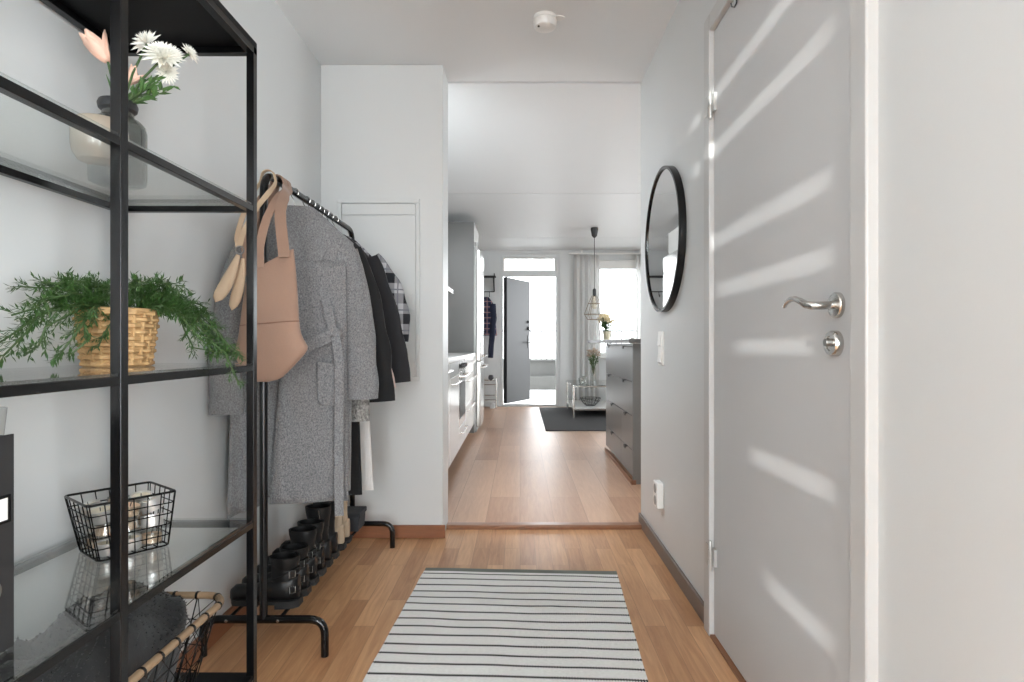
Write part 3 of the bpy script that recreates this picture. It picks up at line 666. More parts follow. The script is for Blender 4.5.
# ---- wire basket with tealights
wb = thing('wire_basket', 'black wire basket of tealights on the glass shelf', 'basket', (-.85,1.27,LV[1]))
zb = LV[1]+.004; zt = .682
TA,TB,TC,TD = [Vector(p) for p in ((-.857,1.172,zt),(-.755,1.300,zt),(-.866,1.385,zt),(-.968,1.257,zt))]
cen = (TA+TB+TC+TD)/4
def bot(p): q = cen + (p-cen)*.80; return Vector((q.x+.008, q.y, zb))
BA,BB,BC,BD = [bot(p) for p in (TA,TB,TC,TD)]
def lerp(a,b,t): return a+(b-a)*t
rim = MB(); wires = MB()
T = [TA,TB,TC,TD]; B = [BA,BB,BC,BD]
def rounded(pts, rr=.012):
    out = []
    for i,p in enumerate(pts):
        a, b = pts[i-1], pts[(i+1)%4]
        p0 = p+(a-p).normalized()*rr; p1 = p+(b-p).normalized()*rr
        for k in range(5):
            t = k/4; out.append(p0*(1-t)**2+p*2*t*(1-t)+p1*t*t)
    return out
rim.tube(rounded(T), .0026, 8, closed=True).build('rim', BLACKM, wb)
for k in range(5):
    t = k/5 if k else .0; wires.tube(rounded([lerp(B[i],T[i],t) for i in range(4)]), .0013 if k else .002, 6, closed=True)
for i,nn in ((0,6),(1,5),(2,6),(3,5)):
    for k in range(nn+1):
        t = (k+.12)/(nn+.24); wires.tube([lerp(B[i],B[(i+1)%4],t), lerp(T[i],T[(i+1)%4],t)], .0013, 6)
for k in range(1,6): wires.tube([lerp(BA,BB,k/6), lerp(BD,BC,k/6)], .0013, 6)
for k in range(1,4): wires.tube([lerp(BB,BC,k/4), lerp(BA,BD,k/4)], .0013, 6)
wires.build('wires', BLACKM, wb)
TIN = M('tealight_tin', (222,222,220), .35, .75, var=.05); WAX = M('ivory_wax', (238,228,206), .5, var=.03); WAXP = M('blush_wax', (222,190,162), .5, var=.04)
rnd = random.Random(3)
spots = []
for lay in range(3):
    zz = zb+.004+lay*.036
    for i in range(3):
        for j in range(2):
            u, v = (.18+.32*i), (.25+.50*j)
            s_ = .80+.06*lay
            p = lerp(lerp(BA,BB,u), lerp(BD,BC,u), v); q = lerp(lerp(TA,TB,u), lerp(TD,TC,u), v)
            f = lay*.033/.122; c = lerp(p,q,f); spots.append((c.x,c.y,zz))
kinds = ['ivory tin tealight','blush glass tealight']
pos = ['at the left corner','at the far left','in the middle front','in the middle back','at the right front','at the right back']
layer = ['bottom layer of','middle layer of','top layer of']
proto = {}
def tealight(c, kind, lab, tilt):
    if kind not in proto:
        t = thing('tealight', lab, 'candle', c, 0, 'tealights in the wire basket')
        r = .0215
        if kind == 1:
            MB().lathe([(r*.9,0),(r,.002),(r,.026),(r*.93,.026),(r*.9,.003),(.0001,.003)], (0,0,0), 18).build('glass_cup', VASEG, t, local=True)
            MB().lathe([(r*.88,.004),(r*.88,.020),(.0001,.019)], (0,0,0), 16).build('wax', WAXP, t, local=True)
        else:
            MB().lathe([(r*.97,0),(r,.001),(r,.024),(r*1.02,.025),(r*.95,.025),(r*.94,.003),(.0001,.003)], (0,0,0), 18).build('tin_cup', TIN, t, local=True)
            MB().lathe([(r*.93,.004),(r*.93,.021),(.0001,.020)], (0,0,0), 16).build('wax', WAX, t, local=True)
        MB().tube([(0,0,.019),(.0005,0,.028)], .0009, 5).build('wick', DARKPL, t, local=True)
        proto[kind] = t
    else:
        t = copy_tree(proto[kind]); t['label'] = lab
    t.location = c; t.rotation_euler = tilt
for k,c in enumerate(spots):
    kd = [0,1,0,0,1,0,1,0,1,0,0,1,0,0,1,1,0,0][k]
    lab = f"{kinds[kd]} {pos[k%6]}, {layer[k//6]} the wire basket"
    tealight(c, kd, lab, (rnd.uniform(-.35,.35), rnd.uniform(-.35,.35), 0) if k >= 6 else (0,0,0))

# ---- plant in a woven basket
pp = thing('potted_fern', 'trailing green fern in a woven straw basket on the middle shelf', 'plant', (-.875,1.29,LV[2]+.0015))
pc = Vector((-.878,1.292,LV[2]+.0016)); ph = .135
STRAW = straw_mat('woven_straw')
bk = MB(); rows = 9; cols = 22
MB().lathe([(.060,0),(.060,.004),(.072,.118),(.069,.118),(.058,.006),(.0001,.006)], pc, 40).build('basket_liner', STRAW, pp)
for i in range(rows):                           # horizontal strands weaving in and out of the stakes
    z0 = pc.z+.0065+.108*i/(rows-1); r0 = .061+.0125*i/(rows-1)
    bk.tube([(pc.x+(r0+.0032*cos(PI*(k/2+i)))*cos(2*PI*k/(cols*2)), pc.y+(r0+.0032*cos(PI*(k/2+i)))*sin(2*PI*k/(cols*2)), z0) for k in range(cols*2)], .0058, 6, closed=True)
for k in range(cols):
    a = 2*PI*k/cols; bk.tube([(pc.x+r*cos(a),pc.y+r*sin(a),pc.z+z) for r,z in ((.0615,.0065),(.0675,.06),(.0735,.118))], .0042, 6)
bk.tube([(pc.x+.0735*cos(2*PI*k/40),pc.y+.0735*sin(2*PI*k/40),pc.z+.119) for k in range(40)], .0062, 7, closed=True)
bk.tube([(pc.x+.061*cos(2*PI*k/40),pc.y+.061*sin(2*PI*k/40),pc.z+.0055) for k in range(40)], .0055, 7, closed=True)
bk.build('woven_basket', STRAW, pp)
MB().lathe([(.068,.108),(.04,.113),(.0001,.114)], pc, 24).build('soil', M('soil', (52,42,34), .95, var=.3, scale=80), pp)
fol = MB(); stm = MB(); spr = MB(); rnd = random.Random(11)
def frond(path, nsp, ln):
    stm.tube(path, [.0018]*len(path), 5)
    for i in range(nsp):
        t = (i+.5)/nsp*(len(path)-1); k = min(int(t), len(path)-2); p = path[k].lerp(path[k+1], t-k); d = (path[k+1]-path[k]).normalized()
        for s_ in range(2):
            sd = d.cross(Vector((rnd.uniform(-1,1),rnd.uniform(-1,1),rnd.uniform(-.4,1)))).normalized()
            dd = (d*.9 + sd*.75).normalized(); L = ln*rnd.uniform(.6,1.15)*(1-.35*i/nsp)
            q = p + dd*L; spr.tube([p,q], .0008, 3)
            for j in range(7):
                b = p.lerp(q, .2+.8*j/6); a2 = dd.cross(Vector((rnd.uniform(-1,1),rnd.uniform(-1,1),rnd.uniform(-1,1)))).normalized()
                fol.leaf(b, dd*.8+a2*.75, .015*rnd.uniform(.7,1.3), .0040, fold=.1)
top = pc+Vector((0,0,.12))
def arc(az, reach, rise, fall, wob=.0):
    P = []; d = Vector((cos(az),sin(az),0))
    for k in range(8):
        t = k/7; P.append(top + d*(.035+reach*t) + Vector((rnd.uniform(-wob,wob)*t, rnd.uniform(-wob,wob)*t, rise*.55*sin(PI*min(1,t*1.25)*.62) - fall*t**2.2)))
    return P
lo_x, hi_x = -1.012, -.60
def clampp(P):
    return [Vector((max(lo_x+.015,min(hi_x,p.x)), p.y, p.z)) for p in P]
for az,reach,rise,fall in ((-88,.21,.05,.14),(-96,.25,.055,.17),(-92,.15,.07,.03),(-84,.15,.05,.15),(-98,.18,.06,.05),(-80,.12,.05,.12),(-101,.28,.05,.19),
    (-72,.07,.04,.10),(8,.205,.07,.20),(13,.215,.07,.215),(20,.21,.075,.17),(4,.19,.07,.19),(55,.17,.09,.10),(68,.18,.10,.05),(80,.16,.09,.04),(95,.13,.10,.02),(26,.18,.09,.12),(30,.19,.085,.15),(48,.14,.10,.04),(16,.15,.08,.17),(36,.16,.09,.10),
    (-130,.12,.08,.0),(140,.1,.10,.0),(180,.07,.10,.0),(-60,.07,.09,.0),(0,.07,.10,.01),(-30,.06,.11,.0),(60,.09,.12,.0),(-90,.09,.10,.0),(100,.07,.12,.0),(30,.08,.12,.0),(-120,.1,.10,.0)):
    P = clampp(arc(R(az), reach, rise, fall, .02))
    P = [Vector((max(p.x,SXF+.008) if (p.x > SXF-.03 and abs(p.y-SY[2]) < .03) else p.x, p.y, p.z)) for p in P]
    P = [Vector((p.x,p.y,max(p.z, (LV[2]+.030 if p.x < SXF+.026 else LV[2]-.06)))) for p in P]
    frond(P, int(8+reach*60), .032)
for m_, u_ in ((fol,5),(spr,6)):
    for i_ in range(0, len(m_.v), u_):
        vs_ = m_.v[i_:i_+u_]
        lift_ = max(0, LV[2]+.004-min(v[2] for v in vs_)) if min(v[0] for v in vs_) < SXF+.004 else 0
        out_ = 0
        if max(v[0] for v in vs_) > SXF-.024 and min(v[0] for v in vs_) < SXF+.003 and any(min(abs(v[1]-q) for q in SY) < .014 for v in vs_): out_ = SXF+.003-min(v[0] for v in vs_)
        m_.v[i_:i_+u_] = [(max(v[0]+out_,-1.0), v[1], v[2]+lift_) for v in vs_]
stm.add(spr.v, spr.f)
fol.build('fronds', LEAFD, pp, smooth=False); stm.build('stems', STEM, pp)

# ---- vases and flowers on the upper shelf
zs = LV[3]+.002
vx, vy = -.893, 1.315
gv = thing('smoky_vase', 'smoky grey glass vase with tulips and white chrysanthemums on the top glass shelf', 'vase', (vx,vy,zs))
MB().lathe([(.046,zs),(.054,zs+.004),(.056,zs+.012),(.056,zs+.118),(.053,zs+.132),(.045,zs+.142),(.033,zs+.149),(.030,zs+.158),(.030,zs+.166),(.027,zs+.166),(.027,zs+.157),(.042,zs+.139),(.050,zs+.128),(.052,zs+.112),(.051,zs+.014),(.0001,zs+.012)], (vx,vy,0), 40).build('vase', SMOKE, gv)
MB().lathe([(.0305,zs+.160),(.037,zs+.166),(.039,zs+.176),(.036,zs+.184),(.029,zs+.186),(.0275,zs+.176),(.0275,zs+.160)], (vx,vy,0), 32).build('dark_rim', DARKPL, gv)
def at(px_, py_, Y): return Vector(((px_-520)/592*Y, Y, 1.007+(343-py_)/592*Y))
neck = Vector((vx,vy,zs+.17)); foot = Vector((vx+.01,vy,zs+.03))
def stem(p): return [foot, neck+Vector(((p.x-neck.x)*.15,0,0)), (neck*.5+p*.5)+Vector((0,0,.005)), p]
def tulip(name, p, d, L, parent):
    d = Vector(d).normalized(); m = MB(); s1 = d.orthogonal().normalized(); s2 = d.cross(s1)
    for k in range(6):
        a = 2*PI*k/6+(.5 if k%2 else 0); o = s1*cos(a)+s2*sin(a); tt = s2*cos(a)-s1*sin(a); rings = []
        for i in range(7):
            t = i/6; wdt = L*.27*sin(PI*(.12+.85*t))**.9; out = L*(.05+.20*sin(PI*.6*t)+.24*t**2.5); c = p + d*L*t + o*out
            rings.append([c - tt*wdt + o*-.15*wdt, c + o*.12*wdt, c + tt*wdt + o*-.15*wdt])
        m.loft(rings, closed=False)
    m.build('tulip_bloom', PINKP, parent, solid=.0008, ang=70)
def mum(p, d, rad, parent, n=90, mat=None):
    d = Vector(d).normalized(); s1 = d.orthogonal().normalized(); s2 = d.cross(s1); m = MB()
    for k in range(n):
        t = (k+.5)/n; a = k*2.39996; el = .1+1.45*t**.8
        dr = d*cos(el)+(s1*cos(a)+s2*sin(a))*sin(el)
        L = rad*(.55+.5*t)
        m.leaf(p+dr*.004, dr, L, L*.30, up=d, fold=.35)
    m.build('chrysanthemum_bloom', mat or WHITEP, parent, smooth=False)
st = MB(); lv = MB(); rnd = random.Random(4)
tp1 = at(108,62,1.30); tp2 = at(128,84,1.33); m1 = at(163,58,1.33); m2 = at(189,54,1.38); m3 = at(166,72,1.36); b3 = at(147,44,1.33)
tulip('a', tp1, (-.45,-.15,.85), .062, gv); tulip('b', tp2, (.35,.2,.7), .04, gv)
mum(m1, (.2,-.55,.45), .044, gv, 130, CREAM if False else WHITEP); mum(m2, (.7,-.1,.4), .022, gv, 50); mum(m3, (.5,-.4,-.3), .026, gv, 60); mum(b3, (-.5,-.3,.7), .034, gv, 50)
for p in (tp1,tp2,m1,m2,m3,b3): st.tube(stem(p), .0026, 7)
for (ax,ay) in ((150,84),(160,80),(142,92),(172,86),(138,102),(155,98),(150,92),(134,96),(166,92),(144,82)):
    e = at(ax,ay,1.33+rnd.uniform(-.03,.03)); b = neck.lerp(e,.35)
    st.tube([neck, b.lerp(e,.5)+Vector((0,0,.004)), e], .0014, 5)
    for j in range(7):
        q = b.lerp(e, .3+.7*j/6); dd = (e-b).normalized()+Vector((rnd.uniform(-.9,.9),rnd.uniform(-.9,.9),rnd.uniform(-.7,.7)))
        lv.leaf(q, dd, .024*rnd.uniform(.7,1.3), .011)
for (ax,ay,w_) in ((103,88,.012),(106,96,.012)): lv.leaf(neck, at(ax,ay-22,1.3)-neck, .075, .016)
st.build('stems', STEM, gv); lv.build('leaves', LEAFG, gv, smooth=False)
bx, by = -.822, 1.158
bv = thing('cream_glass_vase', 'rounded cream glass vase in front of the smoky one on the top glass shelf', 'vase', (bx,by,zs))
PEARL = glassy('cream_glass', (.9,.86,.78), base=.05, milky=((.66,.59,.49),.85))
MB().lathe([(.026,zs),(.036,zs+.004),(.045,zs+.018),(.048,zs+.036),(.048,zs+.064),(.045,zs+.078),(.039,zs+.084),(.035,zs+.084),(.042,zs+.076),(.044,zs+.062),(.044,zs+.036),(.041,zs+.02),(.0001,zs+.010)], (bx,by,0), 36).build('vase', PEARL, bv)

# ---- round-cornered basket with the fur throw under the shelf
sb = thing('storage_basket', 'black wire basket with bamboo rim holding a dark fur throw', 'basket', (-.86,1.13,LV[0]+.005))
bz0, bz1 = LV[0]+.006, .386
def rrect(x0,x1,ya,yb,rr,z,n=7):
    out = []
    for cx,cy,a0 in ((x1-rr,yb-rr,0),(x0+rr,yb-rr,90),(x0+rr,ya+rr,180),(x1-rr,ya+rr,270)):
        for k in range(n+1):
            a = R(a0+90*k/n); out.append(Vector((cx+rr*cos(a), cy+rr*sin(a), z)))
    return out
BX0,BX1,BY0,BY1 = -.988,-.714,.72,1.458
BAMB = M('bamboo', (142,118,92), .5, var=.18, scale=40)
rimP = rrect(BX0,BX1,BY0,BY1,.06,bz1)
rm = MB().tube(rimP, .0085, 10, closed=True).build('bamboo_rim', BAMB, sb)
def resample(P, n):
    P = P+[P[0]]; ds = [0]
    for i in range(1,len(P)): ds.append(ds[-1]+(P[i]-P[i-1]).length)
    out = []
    for k in range(n):
        d = ds[-1]*k/n; i = max(j for j in range(len(ds)) if ds[j] <= d+1e-9); i = min(i,len(P)-2)
        out.append(P[i].lerp(P[i+1], (d-ds[i])/max(1e-9,ds[i+1]-ds[i])))
    return out
NB = 34
RP = resample(rimP, NB); BP = resample(rrect(BX0+.045,BX1-.045,BY0+.05,BY1-.055,.05,bz0+.002), NB)
wr = MB(); wrap = MB()
for k in range(NB):
    p = RP[k]; tg_ = (RP[(k+1)%NB]-RP[k-1]).normalized()
    wrap.tube([p-tg_*.003,p+tg_*.003], .0098, 10)
    wr.tube([p, p.lerp(BP[k],.5)+(p-Vector((-.864,p.y,p.z)))*.0, BP[k]], .0016, 5)
    for dk in (2,-2): wr.tube([p.lerp(BP[k],0), RP[(k+dk)%NB].lerp(BP[(k+dk)%NB],.5), BP[(k+2*dk)%NB]], .0010, 4)
for t in (.25,.5,.75,1): wr.tube([RP[k].lerp(BP[k],t) for k in range(NB)], .0014 if t < 1 else .0025, 5, closed=True)
wrap.build('wire_wraps', BLACKM, rm); wr.build('wire_sides', BLACKM, sb)
fur = MB(); rings = []
NU = 72
def fur_ring(f, z, sx, sy, rough):
    out = []
    for k in range(NU):
        a = 2*PI*k/NU; ca_, sa_ = cos(a), sin(a)
        ux = (abs(ca_)**.70)*(1 if ca_ > 0 else -1); uy = (abs(sa_)**.70)*(1 if sa_ > 0 else -1)
        x = -.856+sx*f*ux; y = 1.112+sy*f*uy
        d = .048*noise.noise(Vector((x*13,y*9,1+z*6)))+.014*noise.noise(Vector((x*36,y*30,5)))
        hump = .050*math.exp(-((y-1.30)/.10)**2-((x+.90)/.08)**2)*(1-f)
        out.append((x,y,z+rough*d+hump))
    return out
rings = [fur_ring(f,z,.112,.330,r) for f,z,r in ((.70,bz0+.010,0),(.78,bz0+.014,0),(.84,bz0+.06,.1),(.91,bz0+.12,.15),(.97,bz0+.18,.2),(.96,bz0+.215,.4))]
rings += [fur_ring(f,z,.112,.330,1) for f,z in ((.90,bz0+.236),(.80,bz0+.254),(.68,bz0+.266),(.54,bz0+.273),(.40,bz0+.277),(.26,bz0+.279),(.13,bz0+.280),(.04,bz0+.280))]
fur.loft(rings)
rnd = random.Random(21)
for q in range(5200):                      # the pile: short soft tufts lying over the surface
    i_ = rnd.randrange(4, len(rings)-1); k_ = rnd.randrange(NU)
    p = Vector(rings[i_][k_]).lerp(Vector(rings[i_+1][(k_+1)%NU]), rnd.random())
    if p.z > bz1-.03 or i_ > 6:
        nrm = Vector(((p.x+.856)*2.2, (p.y-1.112)*.8, .22)).normalized()
        dd = (nrm*.55+Vector((rnd.uniform(-1,1)*.5+.3, rnd.uniform(-1,1)*.5-.4, rnd.uniform(-.3,.2)))).normalized()
        fur.leaf(p-dd*.003, dd, rnd.uniform(.006,.011), .0028, up=nrm, fold=.15)
FUR = wool('dark_fur', (3,3,4), (17,17,19), scale=46, rough=.9, bump=.3)
tag(fur.build('fur_throw', FUR, ang=80), 'dark charcoal fur throw heaped in the bamboo-rimmed basket', 'throw')

# ------------------------------------------------------------------ clothes rack
cr = thing('clothes_rack', 'black tubular clothes rack against the left wall', 'clothes rack', (-.825,2.4,0))
CX, CY0, CY1, CZ, TR = -.825, 1.905, 2.915, 1.558, .0125
def bend(pts, r, n=6):
    P = [Vector(p) for p in pts]; out = [P[0]]
    for i in range(1,len(P)-1):
        a = P[i]+(P[i-1]-P[i]).normalized()*r; b = P[i]+(P[i+1]-P[i]).normalized()*r
        for k in range(n+1):
            t = k/n; out.append(a*(1-t)**2+P[i]*2*t*(1-t)+b*t*t)
    return out+[P[-1]]
MB().tube(bend([(CX,CY0,.118),(CX,CY0,CZ),(CX,CY1,CZ),(CX,CY1,.118)], .075), TR, 14).build('top_frame', BLACKM, cr)
for y in (CY0,CY1):
    MB().tube(bend([(CX-.195,y,0.0),(CX-.195,y,.118),(CX+.197,y,.118),(CX+.197,y,0.0)], .05), TR, 14).build('base_tube', BLACKM, cr)
for x in (-.94,-.775):
    MB().tube([(x,CY0,.118),(x,CY1,.118)], .006, 10).build('shoe_rail', BLACKM, cr)
    MB().lathe([(.004,CY0-TR-.003),(.0055,CY0-TR-.001),(.0055,CY0-TR+.001)], (x,0,.118), 10, 'y').build('bolt', CHROME, cr)

GREYW = wool('grey_heather_wool', (84,84,86), (146,146,147))
GREYK2 = wool('speckled_knit', (70,68,66), (170,168,164), scale=120)
BLACKC = M('black_cloth', (23,23,24), .9, var=.2, bump=.3, bscale=300, sheen=.1)
BLACKC2 = M('charcoal_cloth', (34,34,37), .9, var=.2, bump=.3, bscale=300, sheen=.1)
PALEC = M('pale_grey_cloth', (200,197,194), .9, var=.05, bump=.2, bscale=200)
BLUSHC = M('blush_cloth', (214,190,182), .9, var=.05, bump=.2, bscale=200)
PLAID = plaid('black_white_plaid', (176,176,180), ((24,25,30),(110,112,120)), 13, 11, .5)
PLAIDB = plaid('navy_plaid', (54,58,84), ((22,24,40),(196,150,140)), 14, 12)

def garment(name, label, cat, loc, rz, mat, zneck, hw_sh, hw_hem, zhem, dep, slope=.10, folds=4, fa=.012, sleeves=None, seed=1, group=None, neck=.065, dep_hem=None, skew=0.0, hem_r=None, power=1.25):
    """a garment on a hanger: x across the shoulders, -y towards its front; z in room heights"""
    t = thing(name, label, cat, (loc[0],loc[1],0), rz, group)
    rnd = random.Random(seed); P = [rnd.uniform(0,2*PI) for _ in range(4)]
    N = 72; rings = []
    zsh = zneck-slope
    def ring(hw, d, z, fold, xc=0):
        row = []
        for k in range(N):
            a = 2*PI*k/N; ca_, sa_ = cos(a), sin(a)
            x = hw*(abs(ca_)**.75)*(1 if ca_ > 0 else -1); y = d*(abs(sa_)**.8)*(1 if sa_ > 0 else -1)
            f = fold*(sin(folds*x/hw*1.6+P[0]) + .5*sin(folds*2.3*x/hw+P[1]))
            zz = z + (0 if hem_r is None else 0)
            row.append((xc+x, y + f*(.3+.7*abs(sa_)), zz))
        return row
    for i in range(9):                       # neck to shoulder point
        s = i/8; hw = neck+(hw_sh-neck)*s; z = zneck - slope*s**power + .012*(1-s)
        d0_ = min(.035, dep+.003); rings.append(ring(hw, d0_+(dep-d0_)*min(1,s*1.3), z, 0))
    n = 26; dh = dep_hem or dep
    for i in range(1,n+1):
        v = i/n; z = zsh-.012 + (zhem-zsh+.012)*v
        hw = hw_sh + (hw_hem-hw_sh)*v - .012*sin(PI*min(1,v*2.2))
        rings.append(ring(hw, dep+(dh-dep)*v, z, fa*v, skew*v))
    MB().loft(rings, False, True).build('body', mat, t, local=True, ang=70)
    for s in (sleeves or []):
        path, w0, w1, d0, d1, smat = s
        Pth = [Vector(p) for p in path]; rr = []
        # refine path
        fine = []
        for i in range(len(Pth)-1):
            for k in range(6): fine.append(Pth[i].lerp(Pth[i+1], k/6))
        fine.append(Pth[-1]); m = len(fine)
        for q in range(3):
            fine = [fine[0]]+[(fine[i-1]+fine[i]*2+fine[i+1])/4 for i in range(1,m-1)]+[fine[-1]]
        for i,p in enumerate(fine):
            v = i/(m-1); w_ = w0+(w1-w0)*v; d_ = d0+(d1-d0)*v
            tg_ = (fine[min(i+1,m-1)]-fine[max(i-1,0)]).normalized(); sdx = Vector((0,1,0)).cross(tg_).normalized(); sdy = tg_.cross(sdx)
            cr_ = .0025*sin(v*17+seed)*(0.3+v*(1-v)*3)
            rr.append([p + sdx*(w_*cos(2*PI*k/24)*(1+.05*sin(v*23+k)) + cr_) + sdy*d_*sin(2*PI*k/24) for k in range(24)])
        MB().loft(rr).build('sleeve', smat or mat, t, local=True, ang=70)
    return t

# --- the grey wool coat
CO = Vector((-.812,2.165,0)); CA = R(12)
coat = garment('wool_coat', 'grey heather wool coat with tie belt, nearest on the clothes rack', 'coat', CO, CA, GREYW, 1.490, .196, .186, .462, .055, slope=.112, power=1.0, folds=3, fa=.010,
    sleeves=[([(.148,-.004,1.352),(.190,-.006,1.25),(.212,-.012,1.10),(.224,-.016,.95),(.226,-.016,.80)], .052, .060, .040, .042, None),
             ([(-.152,-.012,1.355),(-.180,-.075,1.27),(-.192,-.165,1.08),(-.192,-.198,.93),(-.190,-.200,.775)], .050, .052, .040, .036, None)], seed=2, neck=.056, dep_hem=.060)
# collar
g = MB(); rings = []
for k in range(33):
    a = -.55+(PI+1.1)*k/32; x, y = .050*cos(a), .040*sin(a); f = max(0,-sin(a))
    zt_ = 1.515-.030*f-.010*cos(a)**2
    rings.append([(x,y,1.462-.02*f),(x,y,zt_-.004),(x*1.05,y*1.06,zt_),(x*1.14,y*1.2,zt_-.012),(x*1.32,y*1.45,1.462-.03*f),(x*1.28,y*1.40,1.458-.03*f)])
g.loft(rings)
lap = []
for side_ in (1,-1):
    rg = []
    for i in range(9):
        t = i/8; z = 1.478-.27*t; xo = side_*(.070*(1-t)**1.0+.004); yo = -.012-.050*min(1,t*2.2)-.003
        wd = .055*sin(PI*(.25+.75*t))+.004
        rg.append([(xo,yo-.004,z),(xo+side_*wd*.5,yo-.010,z-.012),(xo+side_*wd,yo-.002,z-.03),(xo+side_*wd*.5,yo+.004,z-.012)])
    g.loft(rg)
g.build('collar', GREYW, coat, local=True, ang=60)
# right front panel overlapping the left
def front(x, z, off):
    """a point on the coat's front"""
    v = max(0,min(1,(1.35-z)/.89)); return Vector((x, -(.055+.007*v) - off - .010*v*sin(6*x/.2+1), z))
rows_ = []
for i in range(31):
    t = i/30; z = 1.30-(1.30-.447)*t; row = []
    xl = -.005-.075*t**.8; xr = .174+.008*t
    for k in range(15):
        u = k/14; x = xl+(xr-xl)*u
        p = front(x, z - .010*u*t, .014*(1-u**4) + .022*t*(1-u)**2 + .008*t*(1-u)*sin(6*u+1) + .006*sin(7*u+3*t)*t*(1-u**2)); row.append(p)
    rows_.append(row)
MB().loft(rows_, closed=False).build('front_panel', GREYW, coat, local=True, solid=.006, ang=80)
# lower left front panel hanging further out
rows_ = []
for i in range(25):
    t = i/24; z = 1.10-(1.10-.425)*t; row = []
    xl = -.205+.0*t; xr = -.06-.055*t
    for k in range(11):
        u = k/10; x = xl+(xr-xl)*u
        row.append(front(x, z+.02*(u-.5)*t, .045*t*(1-u) + .014*sin(9*u+2)*t + .004))
    rows_.append(row)
MB().loft(rows_, closed=False).build('front_panel', GREYW, coat, local=True, solid=.006, ang=80)
pk = MB(); pr = [(.080,.940),(.165,.930),(.162,.80),(.148,.782),(.092,.790),(.080,.81)]
pk.loft([[front(x,z,.030) for x,z in pr],[front(x,z,.040) for x,z in pr],[front(.122+(x-.122)*.94,.862+(z-.862)*.95,.042) for x,z in pr]])
pk.build('pocket', GREYW, coat, local=True, ang=50)
bp = [front(x,z,.050) for x,z in ((-.17,.895),(-.10,.925),(-.03,.958),(.04,.992),(.10,1.022),(.138,1.040))]
bl_ = MB().ribbon(bp, .042, .007, (0,-.1,1))
bl_.ball(front(.142,1.040,.048), .021, 12, 8, (1,.7,1.2))
tail = [front(0.140,1.03,0.058),front(0.148,1.0,0.059),front(0.155,.93,0.058),front(0.155,.80,0.058),front(0.154,.66,0.062),front(0.154,.52,0.064),front(0.156,.40,0.064)]
bl_.ribbon(tail, .030, .007, (1,0,0))
tail2 = [front(0.136,1.035,0.058),front(0.128,1.085,0.058),front(0.112,1.15,0.054),front(0.106,1.165,0.052),front(0.116,1.10,0.050),front(0.136,1.045,0.048)]
bl_.ribbon(tail2, .026, .006, (1,0,0))
bl_.build('belt', GREYW, coat, local=True, ang=50)

# --- the garments behind it
garment('knit_jumper', 'speckled grey knit with its hem showing below the coat sleeve', 'jumper', (-.825,2.285), 0, GREYK2, 1.465, .170, .175, .95, .018, sleeves=[
    ([(.15,0,1.36),(.185,0,1.20),(.195,0,1.0),(.192,0,.86),(.195,0,.705)], .050, .050, .016, .016, None)], seed=5, fa=.0022)
garment('black_jacket', 'black jacket hanging right behind the grey coat', 'jacket', (-.825,2.345), 0, BLACKC, 1.465, .175, .195, .80, .020, sleeves=[
    ([(.15,0,1.37),(.205,0,1.24),(.245,0,1.06),(.262,0,.92),(.272,0,.775)], .050, .058, .018, .018, None)], seed=6, fa=.0022)
garment('black_dress', 'long black dress reaching below the knit on the rack', 'dress', (-.825,2.402), 0, BLACKC, 1.46, .15, .185, .392, .016, seed=7, fa=.0022)
garment('blush_shirt', 'blush shirt with only its hem edge showing between black garments', 'shirt', (-.825,2.455), 0, BLUSHC, 1.46, .165, .20, .90, .016, sleeves=[
    ([(.12,0,1.36),(.165,0,1.24),(.215,0,1.06),(.250,0,.93),(.274,0,.815)], .040, .036, .014, .014, None)], seed=8, fa=.0022)
garment('pale_dress', 'long pale grey dress with its hem beside the long black dress', 'dress', (-.825,2.508), 0, PALEC, 1.46, .15, .205, .385, .016, seed=9, fa=.0022)
garment('charcoal_coat', 'charcoal coat hanging between blush shirt and plaid shirt', 'coat', (-.825,2.568), 0, BLACKC2, 1.465, .185, .21, .86, .022, sleeves=[
    ([(.16,0,1.37),(.215,0,1.24),(.262,0,1.06),(.285,0,.95),(.296,0,.835)], .050, .056, .018, .018, None)], seed=10, fa=.0022)
garment('plaid_shirt', 'black and white plaid shirt, farthest on the rack', 'shirt', (-.825,2.64), 0, PLAID, 1.47, .185, .20, .95, .022, sleeves=[
    ([(.16,0,1.375),(.225,0,1.30),(.275,0,1.20),(.292,0,1.11),(.285,0,1.015)], .048, .042, .022, .022, None)], seed=11, fa=.0022)
# hangers
HANGW = M('hanger_white', (222,220,214), .4)
hl = ['holding the grey wool coat','holding the speckled knit','holding the black jacket','holding the long black dress','holding the blush shirt','holding the long pale dress','holding the charcoal coat','holding the plaid shirt']
hy0 = [2.165,2.285,2.345,2.402,2.455,2.508,2.568,2.64]
h0 = thing('clothes_hanger', 'pale clothes hanger with wire hook '+hl[0], 'hanger', (CX,hy0[0],CZ), 0, 'hangers on the clothes rack')
hkp = [(.0152*cos(R(q)),0,.0152*sin(R(q))) for q in range(-35,216,12)]
MB().tube(hkp+[(-.010,0,-.016),(-.003,0,-.026),(0,0,-.040),(0,0,-.093)], .0017, 8).build('hook', CHROME, h0, local=True)
MB().tube([(-.10,0,-.172),(-.08,0,-.150),(-.045,0,-.122),(0,0,-.094),(.045,0,-.122),(.08,0,-.150),(.10,0,-.172)], [.0035,.005,.006,.006,.006,.005,.0035], 10).build('shoulder_bar', HANGW, h0, local=True)
for k in range(1,8):
    h = copy_tree(h0); h.location = (CX,hy0[k],CZ); h['label'] = 'pale clothes hanger with wire hook '+hl[k]

